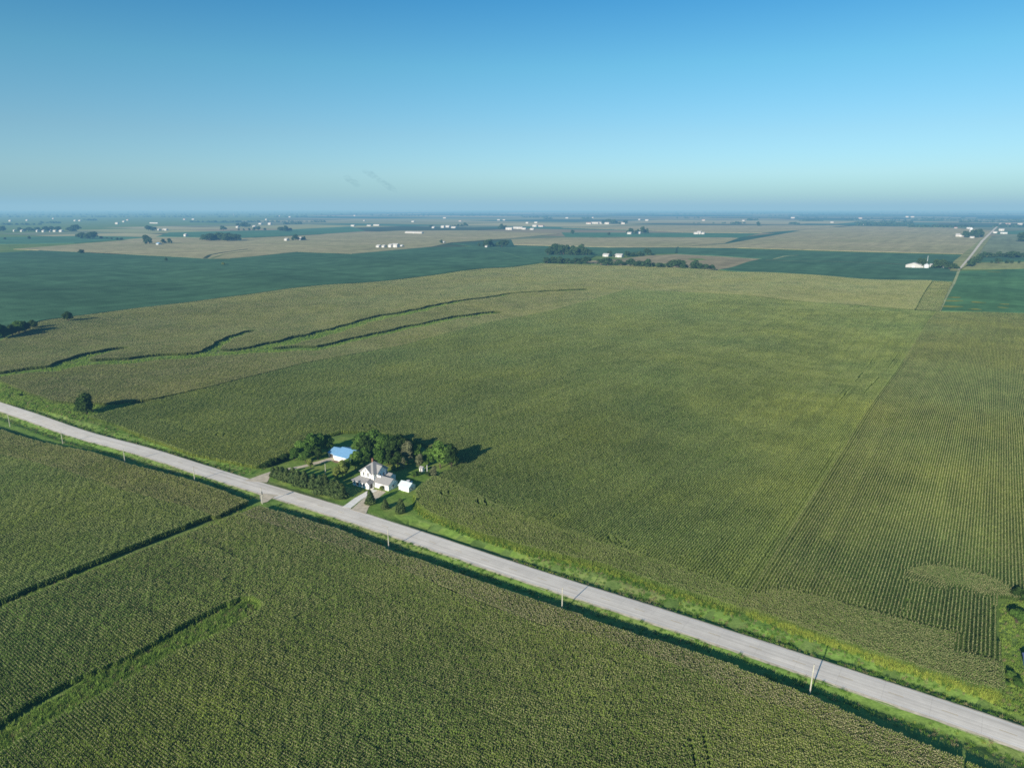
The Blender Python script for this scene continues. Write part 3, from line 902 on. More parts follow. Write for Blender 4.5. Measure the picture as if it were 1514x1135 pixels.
field([(1484, 342), (1514, 341), (1640, 341), (1640, 346), (1470, 347)], M_bean3, 'far green strip right of the gravel road', .8)
# yellow drowned-out patches in the bright field
M_patch = grass_mat('yellow_patch', (.22, .24, .05), (.26, .27, .06), (.12, .19, .05), .05, .2, .2)
for i, (px, py, w) in enumerate([(1407, 446, 9), (1404, 454.5, 9), (1445, 448, 6), (1441, 458.5, 5), (1412, 441, 6), (1486, 451, 4), (1470, 403, 9), (1482, 456, 4)]):
    c = at(px, py); k = w * 1.15
    pl = [c + UV * math.cos(a) * k * (1 + .3 * math.sin(3 * a + i)) * 1.2 + NV * math.sin(a) * k * .9 * (1 + .25 * math.cos(2 * a + i)) for a in np.linspace(0, 6.283, 15)[:-1]]
    tag(sheet('weed_patch', pl, 1.3, M_patch, 6), 'pale yellow weak spot in the bright green soybean field at right', kind='structure', group='yellow spots in the soybeans')
# lanes, roads
tag(ribbon('gravel_road', [at(1417, 400), at(1428, 388), at(1440, 373), at(1452, 357), at(1470.5, 339), at(1480, 330)], [4, 5, 6, 9, 11, 14], 2.0, M_groad, step=20), 'pale straight gravel road running to the horizon at right', kind='structure')
tag(ribbon('road_verge', [at(1410, 402), at(1422, 388), at(1440, 371), at(1462, 349)], [14, 34, 34, 26], 1.85, M_meadow, step=20), 'grassy verge beside the far gravel road', kind='structure')
tag(ribbon('field_lane', [at(1388, 462), at(1402, 434), at(1415, 408), at(1418, 400)], [3.4, 4, 4, 5], 1.5, M_lane, step=10), 'thin grassy lane from the far tract corner to the gravel road', kind='structure')
tag(ribbon('field_lane', [at(1132, 385), at(1200, 387), at(1345, 392)], [6, 5, 4], 1.5, M_lane, step=20), 'pale lane through the dark soybeans to the white barn', kind='structure')
tag(ribbon('field_lane', [at(1143, 384), at(1160, 379.5), at(1180, 378)], [5, 8, 4], 1.5, M_lane, step=20), 'pale short track in the dark soybeans', kind='structure')
tag(ribbon('field_lane', [at(0, 431), at(60, 430), at(140, 426), at(230, 422)], [5, 5, 4, 2], 1.6, field_mat('bean_track', (.075, .14, .08)), step=20), 'faint pale line across the big soybean field at left', kind='structure')
tag(ribbon('creek', [at(303, 383), at(310, 378), at(330, 374), at(366, 369)], [10, 9, 8, 8], 2.0, field_mat('creek_bank', (.05, .075, .045)), step=15), 'dark bending creek line through the distant tan field', kind='structure')
tag(ribbon('field_lane', [at(312, 383), at(330, 377), at(372, 371)], [7, 7, 6], 2.0, M_olive, step=15), 'pale grass bank beside the distant creek', kind='structure')


# ------------------------------------------------------------------ trees
def crown_quads(seed, lobes, n, size, flat=.0):
    """lobes: list of (centre, radii). leaf sprays over and inside the lobes"""
    r = np.random.default_rng(seed); Q = []
    vol = np.array([l[1][0] * l[1][1] + l[1][2] * l[1][0] for l in lobes]); cnt = np.maximum(4, (n * vol / vol.sum()).astype(int))
    for (c, rad), k in zip(lobes, cnt):
        d = r.normal(size=(k, 3)); d /= np.linalg.norm(d, axis=1)[:, None]
        d[:, 2] = np.where(d[:, 2] < -.55, -d[:, 2], d[:, 2])
        rr = 1 - .42 * r.random(k) ** 1.6 + r.normal(0, .05, k)
        p = np.array(c) + d * rr[:, None] * np.array(rad)
        nrm = d + r.normal(0, .55, (k, 3)); nrm /= np.linalg.norm(nrm, axis=1)[:, None]
        a = np.cross(nrm, r.normal(size=(k, 3))); a /= np.linalg.norm(a, axis=1)[:, None] + 1e-9; b = np.cross(nrm, a)
        s = (size * (.55 + .9 * r.random(k)))[:, None]; s2 = s * (.5 + .4 * r.random((k, 1)))
        Q.append(np.stack([p - a * s, p - b * s2, p + a * s, p + b * s2], 1))
    return np.concatenate(Q)


def deciduous(seed, n, size, mat, rx=.42, sparse=False, hi_trunk=.13, nl=13):
    """unit-height tree (1 m tall), scaled when placed. returns trunk mesh, crown mesh"""
    r = random.Random(seed); lobes = []
    for k in range(nl):
        a = r.random() * 6.28; f = math.sqrt(r.random())
        z = hi_trunk + .14 + .55 * r.random(); env = math.sin(math.pi * min(1, max(.08, (z - hi_trunk + .08) / (1.02 - hi_trunk)))) ** .7
        d = rx * .66 * f * env; q = rx * r.uniform(.30, .5) * (.75 if sparse else 1)
        lobes.append(((d * math.cos(a), d * math.sin(a), z), (q, q, q * r.uniform(.65, .95))))
    lobes.append(((r.uniform(-.05, .05), r.uniform(-.05, .05), .82), (rx * .42, rx * .42, .17)))
    lobes.append(((0, 0, .5), (rx * .55, rx * .55, .26)))
    cr = quad_mesh('crown', crown_quads(seed, lobes, n, size), [mat])
    mb = MB(); mb.tube([(0, 0, -.02), (.004, 0, hi_trunk), (.01, .01, .55), (.0, .01, .8)], [.026, .02, .012, .004], 8)
    for k in range(6):
        c = lobes[k][0]; mb.tube([(0.003, 0, hi_trunk * (.8 + .12 * k)), (c[0] * .6, c[1] * .6, (hi_trunk + c[2]) / 2 + .05), c], [.012, .008, .003], 6)
    me = bpy.data.meshes.new('trunk'); me.from_pydata(mb.v, [], mb.f); me.materials.append(M_bark); me.update()
    return me, cr


def conifer(seed, n, size, mat, rx=.3):
    r = random.Random(seed); lobes = []
    for k in range(9):
        z = .1 + .82 * k / 8; q = rx * (1 - .86 * z) * r.uniform(.85, 1.15) + .03
        a = r.random() * 6.28; lobes.append(((.12 * q * math.cos(a), .12 * q * math.sin(a), z), (q, q, .10)))
    for k in range(10):
        z = r.uniform(.1, .75); q = rx * (1 - .85 * z); a = r.random() * 6.28
        lobes.append(((q * .75 * math.cos(a), q * .75 * math.sin(a), z), (q * .45, q * .45, .09)))
    cr = quad_mesh('crown', crown_quads(seed, lobes, n, size), [mat])
    mb = MB(); mb.tube([(0, 0, -.03), (0, 0, .3), (0, 0, .85)], [.028, .02, .005], 7)
    me = bpy.data.meshes.new('trunk'); me.from_pydata(mb.v, [], mb.f); me.materials.append(M_bark); me.update()
    return me, cr


def shrub_mesh(seed, n, size, mat):
    r = random.Random(seed); lobes = []
    for k in range(7):
        a = r.random() * 6.28; d = .32 * math.sqrt(r.random()); q = r.uniform(.2, .34)
        lobes.append(((d * math.cos(a), d * math.sin(a), r.uniform(.3, .68)), (q, q, q * .95)))
    cr = quad_mesh('crown', crown_quads(seed, lobes, n, size), [mat])
    mb = MB()
    for k in range(4):
        a = k * 1.6; mb.tube([(.02 * math.cos(a), .02 * math.sin(a), -.03), (.16 * math.cos(a), .16 * math.sin(a), .5)], [.03, .012], 6)
    me = bpy.data.meshes.new('trunk'); me.from_pydata(mb.v, [], mb.f); me.materials.append(M_bark); me.update()
    return me, cr


LIB = {}
for i in range(3):
    LIB['mid%d' % i] = deciduous(100 + i, 3600, .036, L_mid, .40 + .03 * i)
    LIB['bright%d' % i] = deciduous(110 + i, 3400, .038, L_bright, .40 + .03 * i)
    LIB['cedar%d' % i] = conifer(120 + i, 1900, .048, L_cedar, .34 + .03 * i)
LIB['grey0'] = deciduous(130, 2400, .036, L_grey, .36, True); LIB['grey1'] = deciduous(131, 1500, .04, L_grey, .33, True)
LIB['dark0'] = deciduous(140, 3600, .037, L_dark, .5, hi_trunk=.1, nl=16); LIB['dark1'] = deciduous(141, 3000, .037, L_dark, .42)
LIB['yel0'] = deciduous(150, 3000, .038, L_yel, .38); LIB['yel1'] = deciduous(151, 3000, .04, L_yel, .34)
for i in range(3):
    LIB['far%d' % i] = deciduous(160 + i, 900, .06, L_far, .50 + .05 * i, hi_trunk=.08, nl=9)
LIB['shrub0'] = shrub_mesh(170, 1500, .055, L_dark); LIB['shrub1'] = shrub_mesh(171, 1500, .055, L_yel); LIB['shrub2'] = shrub_mesh(172, 1500, .055, L_mid)
LIB['farshrub'] = shrub_mesh(173, 500, .09, L_far)


def plant(kind, p, h, label, name='tree', cat='tree', group=None, w=1.0, rz=None, dz=0.0):
    rz = random.random() * 6.28 if rz is None else rz
    if cat == 'tree' and name == 'yard_tree': h = h * 1.08; w = w * 1.1
    t = thing(name, label, cat, P3(p, dz), rz, group)
    t.scale = (h * w, h * w, h)
    tm, cm = LIB[kind]
    link('trunk', tm, t); link('crown', cm, t)
    return t


# cedar row along the highway
CED = [(404, 704, 4.2), (411, 706, 4.8), (418, 709, 5.6), (425, 712, 5.8), (434, 714.5, 6.6), (441, 717, 6.4), (451, 720.5, 7.0), (463, 723, 6.0), (474, 728.5, 7.2), (484, 730, 5.6), (492, 731.5, 6.2), (500, 734, 6.6), (506, 736, 6.0)]
for i, (px, py, h) in enumerate(CED):
    plant('cedar%d' % (i % 3), at(px, py), h * 1.18, '%s dark cedar from the west lane in the row between the lawn and the highway' % ORD[i], 'cedar_tree', 'tree', 'cedars in the row along the highway', 1.12)
plant('cedar1', at(481, 719), 6.5, 'dark cedar standing just behind the middle of the roadside cedar row', 'cedar_tree', 'tree', w=1.0)
plant('cedar0', at(465, 716), 5.5, 'smaller cedar behind the roadside row nearest the yard pole', 'cedar_tree', 'tree', w=1.0)
plant('cedar0', at(547.5, 745), 6.8, 'dark cedar beside the gravel parking apron near the highway', 'cedar_tree', 'tree', w=1.05)
plant('cedar2', at(569.5, 752), 4.6, 'small cedar on the lawn right of the gravel parking', 'cedar_tree', 'tree', w=1.1)
plant('cedar1', at(592.5, 758), 6.6, 'lone dark cedar on the mown grass nearest the rounded corn corner', 'cedar_tree', 'tree', w=1.0)
# hedge on the west side
for i, (px, py) in enumerate([(392, 692), (398, 689.5), (404, 687), (410, 685), (416, 682.5), (423, 680), (430, 677.5)]):
    plant('shrub0', at(px, py), 3.4 + .5 * (i % 3), '%s dark bush from the highway in the hedge along the west lane' % ORD[i], 'bush', 'bush', 'hedge bushes beside the west lane', 1.1)
YT = [('mid0', 461, 674, 11.5, 1.0, 'tall green tree left of the blue roofed barn'),
      ('bright1', 446, 676, 8.5, 1.05, 'lighter green tree beside the west hedge left of the tall one'),
      ('mid1', 474, 671, 10.5, .9, 'green tree close against the left end of the blue roofed barn'),
      ('mid2', 452, 684, 6.0, 1.1, 'low spreading tree where the west lane passes the yard'),
      ('dark1', 470, 680, 6.0, 1.1, 'dark low tree shading the bare earth left of the barn'),
      ('mid1', 536, 669, 10.5, 1.0, 'green tree at the back right corner of the blue roofed barn'),
      ('mid2', 551, 671, 12.5, 1.0, 'tallest green tree in the back row behind the farmhouse'),
      ('bright0', 526, 694, 9.0, .9, 'bright green tree between the barn and the left side of the farmhouse'),
      ('mid0', 539, 690, 9.5, .85, 'green tree rising just behind the left gable of the farmhouse'),
      ('mid1', 567, 676, 11.5, .95, 'dark green tree in the back row right of the tallest one'),
      ('dark1', 582, 680, 12.0, .95, 'dark tree in the back row near the grey leaved one'),
      ('mid0', 556, 686, 8.0, .9, 'rounded green tree directly behind the farmhouse roof'),
      ('dark1', 575, 689, 8.0, .95, 'dark shaded tree behind the right side of the farmhouse'),
      ('grey0', 603, 686, 11.5, .95, 'sparse grey brown leaved tree in the back row'),
      ('grey1', 596, 694, 6.0, 1.0, 'small thin grey tree in the shade behind the farmhouse'),
      ('bright2', 651, 692, 13.5, .98, 'big bright green tree standing alone at the back right corner of the yard'),
      ('dark1', 668, 697, 13.5, .62, 'tall dark slim tree right of the big bright tree at the corn edge'),
      ('grey1', 642, 709, 6.5, 1.0, 'thin sparse tree beside the white tank at the corn edge'),
      ('yel0', 507, 706, 8.5, .95, 'yellow green tree in the front yard behind the cedar row'),
      ('yel1', 498, 709, 6.0, 1.0, 'smaller yellow green tree left of the front yard tree'),
      ('dark1', 592, 676, 12.0, .95, 'dark tree filling the back row between the dark and grey trees'),
      ('mid2', 613, 682, 9.5, .95, 'green tree at the right end of the back row beside the grey one'),
      ('dark1', 588, 693, 8.5, .95, 'dark shaded tree on the back lawn beside the small thin grey tree'),
      ('mid1', 564, 691, 8.5, .85, 'green tree touching the right rear corner of the farmhouse'),
      ('dark1', 543, 676, 11.0, .9, 'dark tree between the barn corner and the tallest back tree'),
      ('mid0', 527, 676, 8.0, .9, 'rounded tree against the right end of the blue roofed barn'),
      ('mid0', 484, 668, 9.0, .95, 'green tree tucked behind the left wing of the blue roofed barn'),
      ('mid1', 436, 681, 6.5, 1.0, 'low green tree where the west hedge meets the taller trees'),
      ('yel1', 459, 692, 4.5, 1.15, 'small pale green tree on the open lawn left of the yard pole'),
      ('grey0', 621, 693, 7.5, .95, 'grey green tree between the farmhouse trees and the big bright tree'),
      ('mid2', 634, 688, 8.5, .9, 'green tree just left of the big bright tree at the back of the yard'),
      ('bright1', 513, 700, 7.0, .9, 'green young tree in the front yard close to the farmhouse porch')]
for k, px, py, h, w, lab in YT:
    plant(k, at(px, py), h, lab, 'yard_tree', 'tree', None, w)
for k, px, py, h, lab in [('shrub1', 565.5, 724.5, 2.4, 'olive round bush against the garage wing wall'),
                          ('shrub2', 543, 722, 1.8, 'green bush beside the entry at the end of the concrete drive'),
                          ('shrub2', 612, 705, 3.2, 'green bush on the lawn behind the small white shed'),
                          ('shrub2', 618, 703, 2.6, 'second green bush right of the one behind the small shed'),
                          ('shrub1', 582, 696, 3.0, 'sunlit yellow green bush behind the farmhouse'),
                          ('shrub0', 634, 704, 3.0, 'dark bush in front of the thin sparse tree'),
                          ('shrub0', 673, 694, 3.5, 'dark bush at the foot of the slim tree by the corn'),
                          ('shrub2', 539, 727, 1.4, 'low bush at the corner of the porch beside the drive')]:
    plant(k, at(px, py), h, lab, 'bush', 'bush')
# left of the picture
plant('dark0', at(128, 612), 13.5, 'lone dark round tree in the grassy corner beside the highway at left', 'roadside_tree', 'tree', None, 1.15)
plant('dark1', at(101, 477.5), 13, 'lone dark bush shaped tree on the edge between hill field and soybeans', 'field_tree', 'tree', None, 1.2)
for i, (px, py, h) in enumerate([(-6, 505, 19), (8, 503, 15), (19, 499, 13), (29, 496, 15), (38, 493, 13), (50, 488, 11)]):
    plant(['mid1', 'dark1', 'dark1'][i % 3], at(px, py), h, '%s tree from the left border in the dark clump below the big soybean field' % ORD[i], 'field_tree', 'tree', 'clump at the left border', 1.2)
for k, px, py, h, lab in [('shrub0', 1506, 888, 5.5, 'dark bush topmost at the right border beside the corn'),
                          ('shrub2', 1503, 921, 5.0, 'leafy green bush at the right border below the dark one'),
                          ('shrub0', 1497, 912, 3.5, 'small dark bush left of the leafy one at the right border'),
                          ('shrub2', 1494, 1004, 2.6, 'green weed bush left of the blue roofed shed'),
                          ('shrub2', 1503, 1015, 2.8, 'bushy green weeds in front of the blue roofed shed'),
                          ('shrub2', 1488, 1015, 1.8, 'low green weeds at the corn corner near the far ditch'),
                          ('shrub0', 31, 586, 2.6, 'dark low bush at the left corn edge above the tall grass')]:
    plant(k, at(px, py), h, lab, 'bush', 'bush')


def row(px0, py0, px1, py1, n, h0, h1, desc, kinds=('far0', 'far1', 'far2'), name='field_tree', group=None, w=1.15, jit=1.0):
    for i in range(n):
        f = (i + .5 * random.random()) / max(1, n - .5)
        p = at(px0 + (px1 - px0) * f, py0 + (py1 - py0) * f + random.uniform(-.6, .6) * jit * (.35 if py0 < 350 else 1))
        plant(random.choice(kinds), p, random.uniform(h0 * .72, h1 * 1.12), '%s from the left, %s' % (ORD[i], desc.replace('the ', 'in the ', 1)), name, 'tree', group or desc, w)


row(708, 365, 748, 365.5, 8, 13, 24, 'the round grove on the soybeans left of centre')
row(808, 377, 872, 378, 14, 18, 25, 'the long grove behind the tree row at centre', w=1.0)
row(816, 375.5, 868, 376.5, 8, 20, 27, 'the back line of the long grove at centre', w=1.0)
row(803, 389, 868, 390.5, 12, 11, 16, 'the low tree row left of the gap at centre', w=1.3)
row(888, 393, 1053, 400, 24, 11, 18, 'the long tree row edging the far corn', w=1.35)
row(900, 379, 912, 380, 3, 10, 16, 'the trees between the two white sheds of the centre farm')
row(924, 380, 962, 377.5, 9, 11, 20, 'the grove right of the centre farm')
row(1358, 396, 1366, 396, 2, 16, 20, 'the pair behind the big white barn at right', w=.8)
row(1381, 396.5, 1396, 396.5, 4, 13, 20, 'the trees beside the white farm buildings at right')
row(1403, 398, 1418, 399, 4, 8, 13, 'the low dark trees below the gravel road')
row(1434, 395, 1450, 385, 6, 10, 18, 'the hedge turning along the far gravel road', w=1.2)
row(1449, 380.5, 1478, 380.5, 7, 11, 16, 'the tree line behind the meadow at right', w=1.4)
row(1486, 381, 1513, 381, 5, 11, 16, 'the tree line at the right border', w=1.4)
row(1463, 389.5, 1510, 389.5, 5, 8, 12, 'the scattered meadow bushes at the right border', w=1.3)
row(1425, 351.5, 1451, 351.5, 9, 26, 36, 'the dark windbreak of the farm beside the far gravel road', w=1.0)
row(1506, 357, 1516, 357.5, 3, 26, 34, 'the dark trees at the right border beyond the meadow')
row(214, 361.5, 223, 362, 3, 18, 32, 'the trees left of the tan field house', w=.8)
row(239, 360.5, 255, 360.5, 4, 15, 22, 'the trees right of the tan field house', w=.8)
row(299, 356, 350, 357, 16, 20, 30, 'the distant wood behind the creek', w=1.3)
row(119, 353.5, 139, 353.5, 6, 20, 28, 'the distant clump on the far left field', w=1.3)
row(149, 353.5, 183, 356, 5, 8, 12, 'the scattered bushes right of the far left clump', w=1.4)
row(432, 356.5, 452, 355, 5, 14, 24, 'the trees beside the pair of distant white houses', w=.9)
row(636, 336.5, 640, 336.5, 2, 20, 26, 'the pair left of the distant white farm below the horizon')
row(668, 336, 688, 336, 5, 22, 34, 'the windbreak right of the distant white farm below the horizon')
row(738, 339.5, 748, 339.5, 4, 22, 36, 'the trees left of the long distant sheds')
row(926, 346, 945, 346, 5, 20, 34, 'the trees on the bright green strip farm', w=1.0)
row(950, 345.5, 958, 345.5, 3, 28, 38, 'the right clump of the bright green strip farm', w=.9)
row(891, 331.5, 926, 331.5, 9, 28, 40, 'the distant trees right of the pinkish sheds', w=1.2)
row(414, 342.5, 430, 342.5, 5, 24, 34, 'the distant wood right of the bright white house', w=1.3)
row(352, 341, 392, 341, 6, 18, 26, 'the scattered trees below the white houses')
row(351, 336, 369, 336, 6, 24, 32, 'the distant low wood among white houses', w=1.4)
for k, px, py, h, lab in [('far1', 120, 376, 14, 'lone small tree on the border of tan field and soybeans at far left'),
                          ('far0', 246, 386, 9, 'lone round bush on the edge of the soybeans left of the creek'),
                          ('shrub1', 331, 392, 7, 'pale lime bush in the soybeans below the creek'),
                          ('far2', 330, 341.5, 30, 'lone dark tree on the far field left of the distant houses'),
                          ('far0', 653, 360, 14, 'lone tree beside the small hut on the distant tan field'),
                          ('far1', 846, 346.5, 22, 'lone distant tree on the green strip at centre'),
                          ('far2', 900, 348, 14, 'tiny bush on the bright green strip at centre'),
                          ('far0', 1121, 334.5, 34, 'lone dark tree on the far tan strip right of centre'),
                          ('far1', 44, 354, 14, 'small dark bush on the far left green strip'),
                          ('far1', 7, 354.5, 10, 'tiny bush at the left border on the green strip')]:
    plant(k, at(px, py), h, lab, 'field_tree' if h > 9 else 'bush', 'tree' if h > 9 else 'bush', None, 1.2)


# ------------------------------------------------------------------ buildings
def gable(mbw, mbr, x0, x1, y0, y1, hw, rise, along='x', oh=.35, th=.14, z0=0):
    """gable box: walls into mbw, roof slabs into mbr"""
    if along == 'x':
        yc = (y0 + y1) / 2
        mbw.add([(x0, y0, z0), (x1, y0, z0), (x1, y1, z0), (x0, y1, z0), (x0, y0, hw), (x1, y0, hw), (x1, y1, hw), (x0, y1, hw), (x0, yc, hw + rise), (x1, yc, hw + rise)],
                [(0, 1, 5, 4), (2, 3, 7, 6), (3, 0, 4, 8, 7), (1, 2, 6, 9, 5), (4, 5, 9, 8), (6, 7, 8, 9)])
        k = rise / (yc - y0)
        e = .02
        mbr.slab([(x0 - oh, y0 - oh, hw - k * oh + th + e), (x1 + oh, y0 - oh, hw - k * oh + th + e), (x1 + oh, yc, hw + rise + th + e), (x0 - oh, yc, hw + rise + th + e)], th)
        mbr.slab([(x1 + oh, y1 + oh, hw - k * oh + th + e), (x0 - oh, y1 + oh, hw - k * oh + th + e), (x0 - oh, yc, hw + rise + th + e), (x1 + oh, yc, hw + rise + th + e)], th)
    else:
        xc = (x0 + x1) / 2
        mbw.add([(x0, y0, z0), (x1, y0, z0), (x1, y1, z0), (x0, y1, z0), (x0, y0, hw), (x1, y0, hw), (x1, y1, hw), (x0, y1, hw), (xc, y0, hw + rise), (xc, y1, hw + rise)],
                [(0, 1, 5, 8, 4), (1, 2, 6, 5), (2, 3, 7, 9, 6), (3, 0, 4, 7), (5, 6, 9, 8), (7, 4, 8, 9)])
        k = rise / (xc - x0); e = .02
        mbr.slab([(x0 - oh, y1 + oh, hw - k * oh + th + e), (x0 - oh, y0 - oh, hw - k * oh + th + e), (xc, y0 - oh, hw + rise + th + e), (xc, y1 + oh, hw + rise + th + e)], th)
        mbr.slab([(x1 + oh, y0 - oh, hw - k * oh + th + e), (x1 + oh, y1 + oh, hw - k * oh + th + e), (xc, y1 + oh, hw + rise + th + e), (xc, y0 - oh, hw + rise + th + e)], th)


def window(parent, face, a, b, z0, z1, off, mat=None):
    """window on a wall: face 'S'/'N' (y=off) or 'E'/'W' (x=off)"""
    f = MB(); g_ = MB(); t = .07; s = {'S': -1, 'W': -1, 'N': 1, 'E': 1}[face]

    def bx(m, a0, a1, zz0, zz1, d0, d1):
        lo, hi = sorted((off + s * d0, off + s * d1))
        if face in 'SN': m.box(a0, a1, lo, hi, zz0, zz1)
        else: m.box(lo, hi, a0, a1, zz0, zz1)
    bx(f, a - .1, a, z0 - .1, z1 + .1, -.01, t); bx(f, b, b + .1, z0 - .1, z1 + .1, -.01, t)
    bx(f, a, b, z1, z1 + .1, -.01, t); bx(f, a, b, z0 - .1, z0, -.01, t + .03); bx(f, a, b, (z0 + z1) / 2 - .03, (z0 + z1) / 2 + .03, .03, t - .01)
    bx(g_, a, b, z0, z1, .005, .025)
    w = f.build('window', M_trim, parent); g_.build('pane', M_glass, w)


# --- the white farmhouse
hp = at(553, 720)
house = thing('farmhouse', 'white two storey farmhouse with grey shingle roofs, front porch and low garage wing', 'house', P3(hp, .05), ANG_U)
w = MB(); r_ = MB()
HW = 6.0
house.scale = (1.07, 1.07, 1.07)
# main block: walls with a flat top hidden below the hip roof
w.box(-7.6, 0, 0, 8.8, 0, HW)
w.build('wall', M_white, house)
ap = HW + 3.6; e0 = HW + .05
hx0, hx1, hy0, hy1 = -8.05, .45, -.45, 9.25
a1, a2 = (-3.8, 3.9, ap), (-3.8, 4.9, ap)
r_.slab([(hx0, hy0, e0), (hx1, hy0, e0), a1], .16); r_.slab([(hx1, hy0, e0), (hx1, hy1, e0), a2, a1], .16)
r_.slab([(hx1, hy1, e0), (hx0, hy1, e0), a2], .16); r_.slab([(hx0, hy1, e0), (hx0, hy0, e0), a1, a2], .16)
rf_ = r_.build('roof', M_shingle, house)
c_ = MB(); c_.box(-5.5, -4.85, 5.0, 5.65, HW + 1.5, HW + 4.3); c_.box(-5.58, -4.77, 4.92, 5.73, HW + 4.3, HW + 4.45); c_.build('chimney', M_brick, rf_)
# south cross gable and east cross gable
w = MB(); r2 = MB(); gable(w, r2, -6.9, -1.0, -.35, 3.2, HW, 2.5, 'y', .4, .16, HW - 2.2); w.build('gable_wall', M_white, house); r2.build('gable_roof', M_shingle, house)
w = MB(); r2 = MB(); gable(w, r2, -3.0, .55, 2.0, 7.4, HW, 2.3, 'x', .4, .16, HW - 2.4); w.build('gable_wall', M_white, house); r2.build('gable_roof', M_shingle, house)
# porch across the front
w = MB(); w.box(-9.3, -1.9, -3.2, -.02, 0, 2.5); w.build('porch_wall', M_white, house)
r2 = MB(); r2.slab([(-9.8, -3.7, 2.62), (-1.5, -3.7, 2.62), (-1.5, -.02, 3.75), (-8.2, -.02, 3.75)], .16); r2.slab([(-9.8, -.02, 2.62), (-9.8, -3.7, 2.62), (-8.2, -.02, 3.75)], .16); r2.build('porch_roof', M_shingle, house)
d = MB(); d.box(-7.3, -5.9, -3.28, -3.19, .5, 2.0); d.build('porch_opening', M_glass, house)
for a in (-8.9, -4.9, -3.4): window(house, 'S', a, a + .8, .9, 1.9, -3.2)
# entry box in the inside corner
w = MB(); r2 = MB(); gable(w, r2, -1.75, .25, -3.4, -.05, 2.5, .9, 'y', .3, .12); w.build('entry_wall', M_white, house); r2.build('entry_roof', M_shingle, house)
d = MB(); d.box(.25, .33, -2.6, -1.2, .1, 2.1); d.build('door', M_door, house)
st = MB(); st.box(.35, 1.3, -2.7, -1.1, 0, .18); st.build('step', M_conc, house)
# garage wing
w = MB(); r2 = MB(); gable(w, r2, .05, 8.3, .1, 6.0, 2.6, 1.9, 'x', .4, .16); w.build('wing_wall', M_white, house); r2.build('wing_roof', M_shingle, house)
window(house, 'E', 2.4, 3.4, 1.0, 2.0, 8.3); window(house, 'S', 5.2, 6.2, 1.0, 1.9, .1)
g_ = MB(); g_.box(1.3, 3.9, .02, .09, .05, 2.15)
for k in range(1, 4): g_.box(1.3, 3.9, 0.0, .03, .05 + k * .52, .08 + k * .52)
g_.build('garage_door', M_trim, house)
# rear addition with a little upper porch
w = MB(); r2 = MB(); gable(w, r2, .05, 3.2, 6.3, 10.4, 3.0, 1.1, 'x', .3, .14); w.build('rear_wall', M_white, house); r2.build('rear_roof', M_shingle, house)
for a in (3.0, 5.2): window(house, 'E', a, a + .8, 3.6 if a < 4 else 3.7, 5.1, .55 if 2 < a < 7 else 0)
window(house, 'E', 8.0, 8.6, 3.6, 5.0, 0); window(house, 'E', .7, 1.4, 4.4, 5.5, 0)
for a in (-5.7, -3.2): window(house, 'S', a, a + .8, 4.4, 5.8, -.35)
window(house, 'S', -4.3, -3.7, 6.5, 7.3, -.35)
dk = MB(); dk.box(.05, 2.2, 2.2, 3.6, 3.9, 4.02); dk.box(.6, 2.2, 2.12, 2.2, 4.02, 4.9); dk.box(2.12, 2.2, 2.2, 3.6, 4.02, 4.9); dk.build('balcony', M_trim, house)

# --- barn with blue roof
bp = at(514, 685)
barn = thing('barn', 'low white barn with a light blue metal roof in the yard behind the cedars', 'barn', P3(bp), ANG_U)
w = MB(); r2 = MB(); gable(w, r2, -9.5, 0, .0, 13.0, 2.8, 2.2, 'x', .5, .14); w.build('wall', M_white, barn); r2.build('roof', M_blueroof, barn)
w = MB(); r2 = MB(); gable(w, r2, -15.5, -9.55, 1.8, 11.0, 2.4, 1.6, 'x', .4, .14); w.build('wing_wall', M_white, barn); r2.build('wing_roof', M_blueroof, barn)
d = MB(); d.box(-6.5, -3.0, -.08, -.01, .05, 2.4); d.build('door', M_trim, barn)
d = MB(); d.box(-14.5, -12.2, 1.7, 1.79, .05, 2.0); d.build('door', M_door, barn)
window(barn, 'S', -2.2, -1.2, 1.1, 1.9, 0.0); window(barn, 'E', 3, 4, 1.1, 1.9, 0); window(barn, 'E', 8, 9, 1.1, 1.9, 0)

# --- small white shed east of the house
sp_ = at(604.5, 728)
shed = thing('shed', 'small white shed with a pale metal roof right of the garage wing', 'shed', P3(sp_, .03), ANG_U)
w = MB(); r2 = MB(); gable(w, r2, -6.0, 0, 0, 4.6, 2.3, 1.5, 'x', .3, .1); w.build('wall', M_white, shed); r2.build('roof', M_paleroof, shed)
d = MB(); d.box(-3.8, -2.6, -.07, -.01, .05, 2.0); d.build('door', M_trim, shed)
window(shed, 'E', 1.6, 2.5, 1.0, 1.8, 0)

# --- parked car behind the shed
cp = at(603, 714.5)
car = thing('parked_car', 'white car with dark windows parked behind the small white shed', 'car', P3(cp, .08), ANG_U + .35)


def car_body():
    prof = [(-2.15, .32), (-2.2, .75), (-1.95, .95), (-1.2, 1.0), (-.55, 1.48), (.95, 1.5), (1.55, 1.02), (2.1, .95), (2.2, .6), (2.15, .32)]
    body = MB(); n = len(prof)
    for y in (-.86, .86): pass
    vs = [(x, -.86 * (.86 if z > 1.2 else 1), z) for x, z in prof] + [(x, .86 * (.86 if z > 1.2 else 1), z) for x, z in prof]
    body.add(vs, [tuple(range(n)), tuple(range(2 * n - 1, n - 1, -1))] + [((i + 1) % n, i, n + i, n + (i + 1) % n) for i in range(n)])
    return body


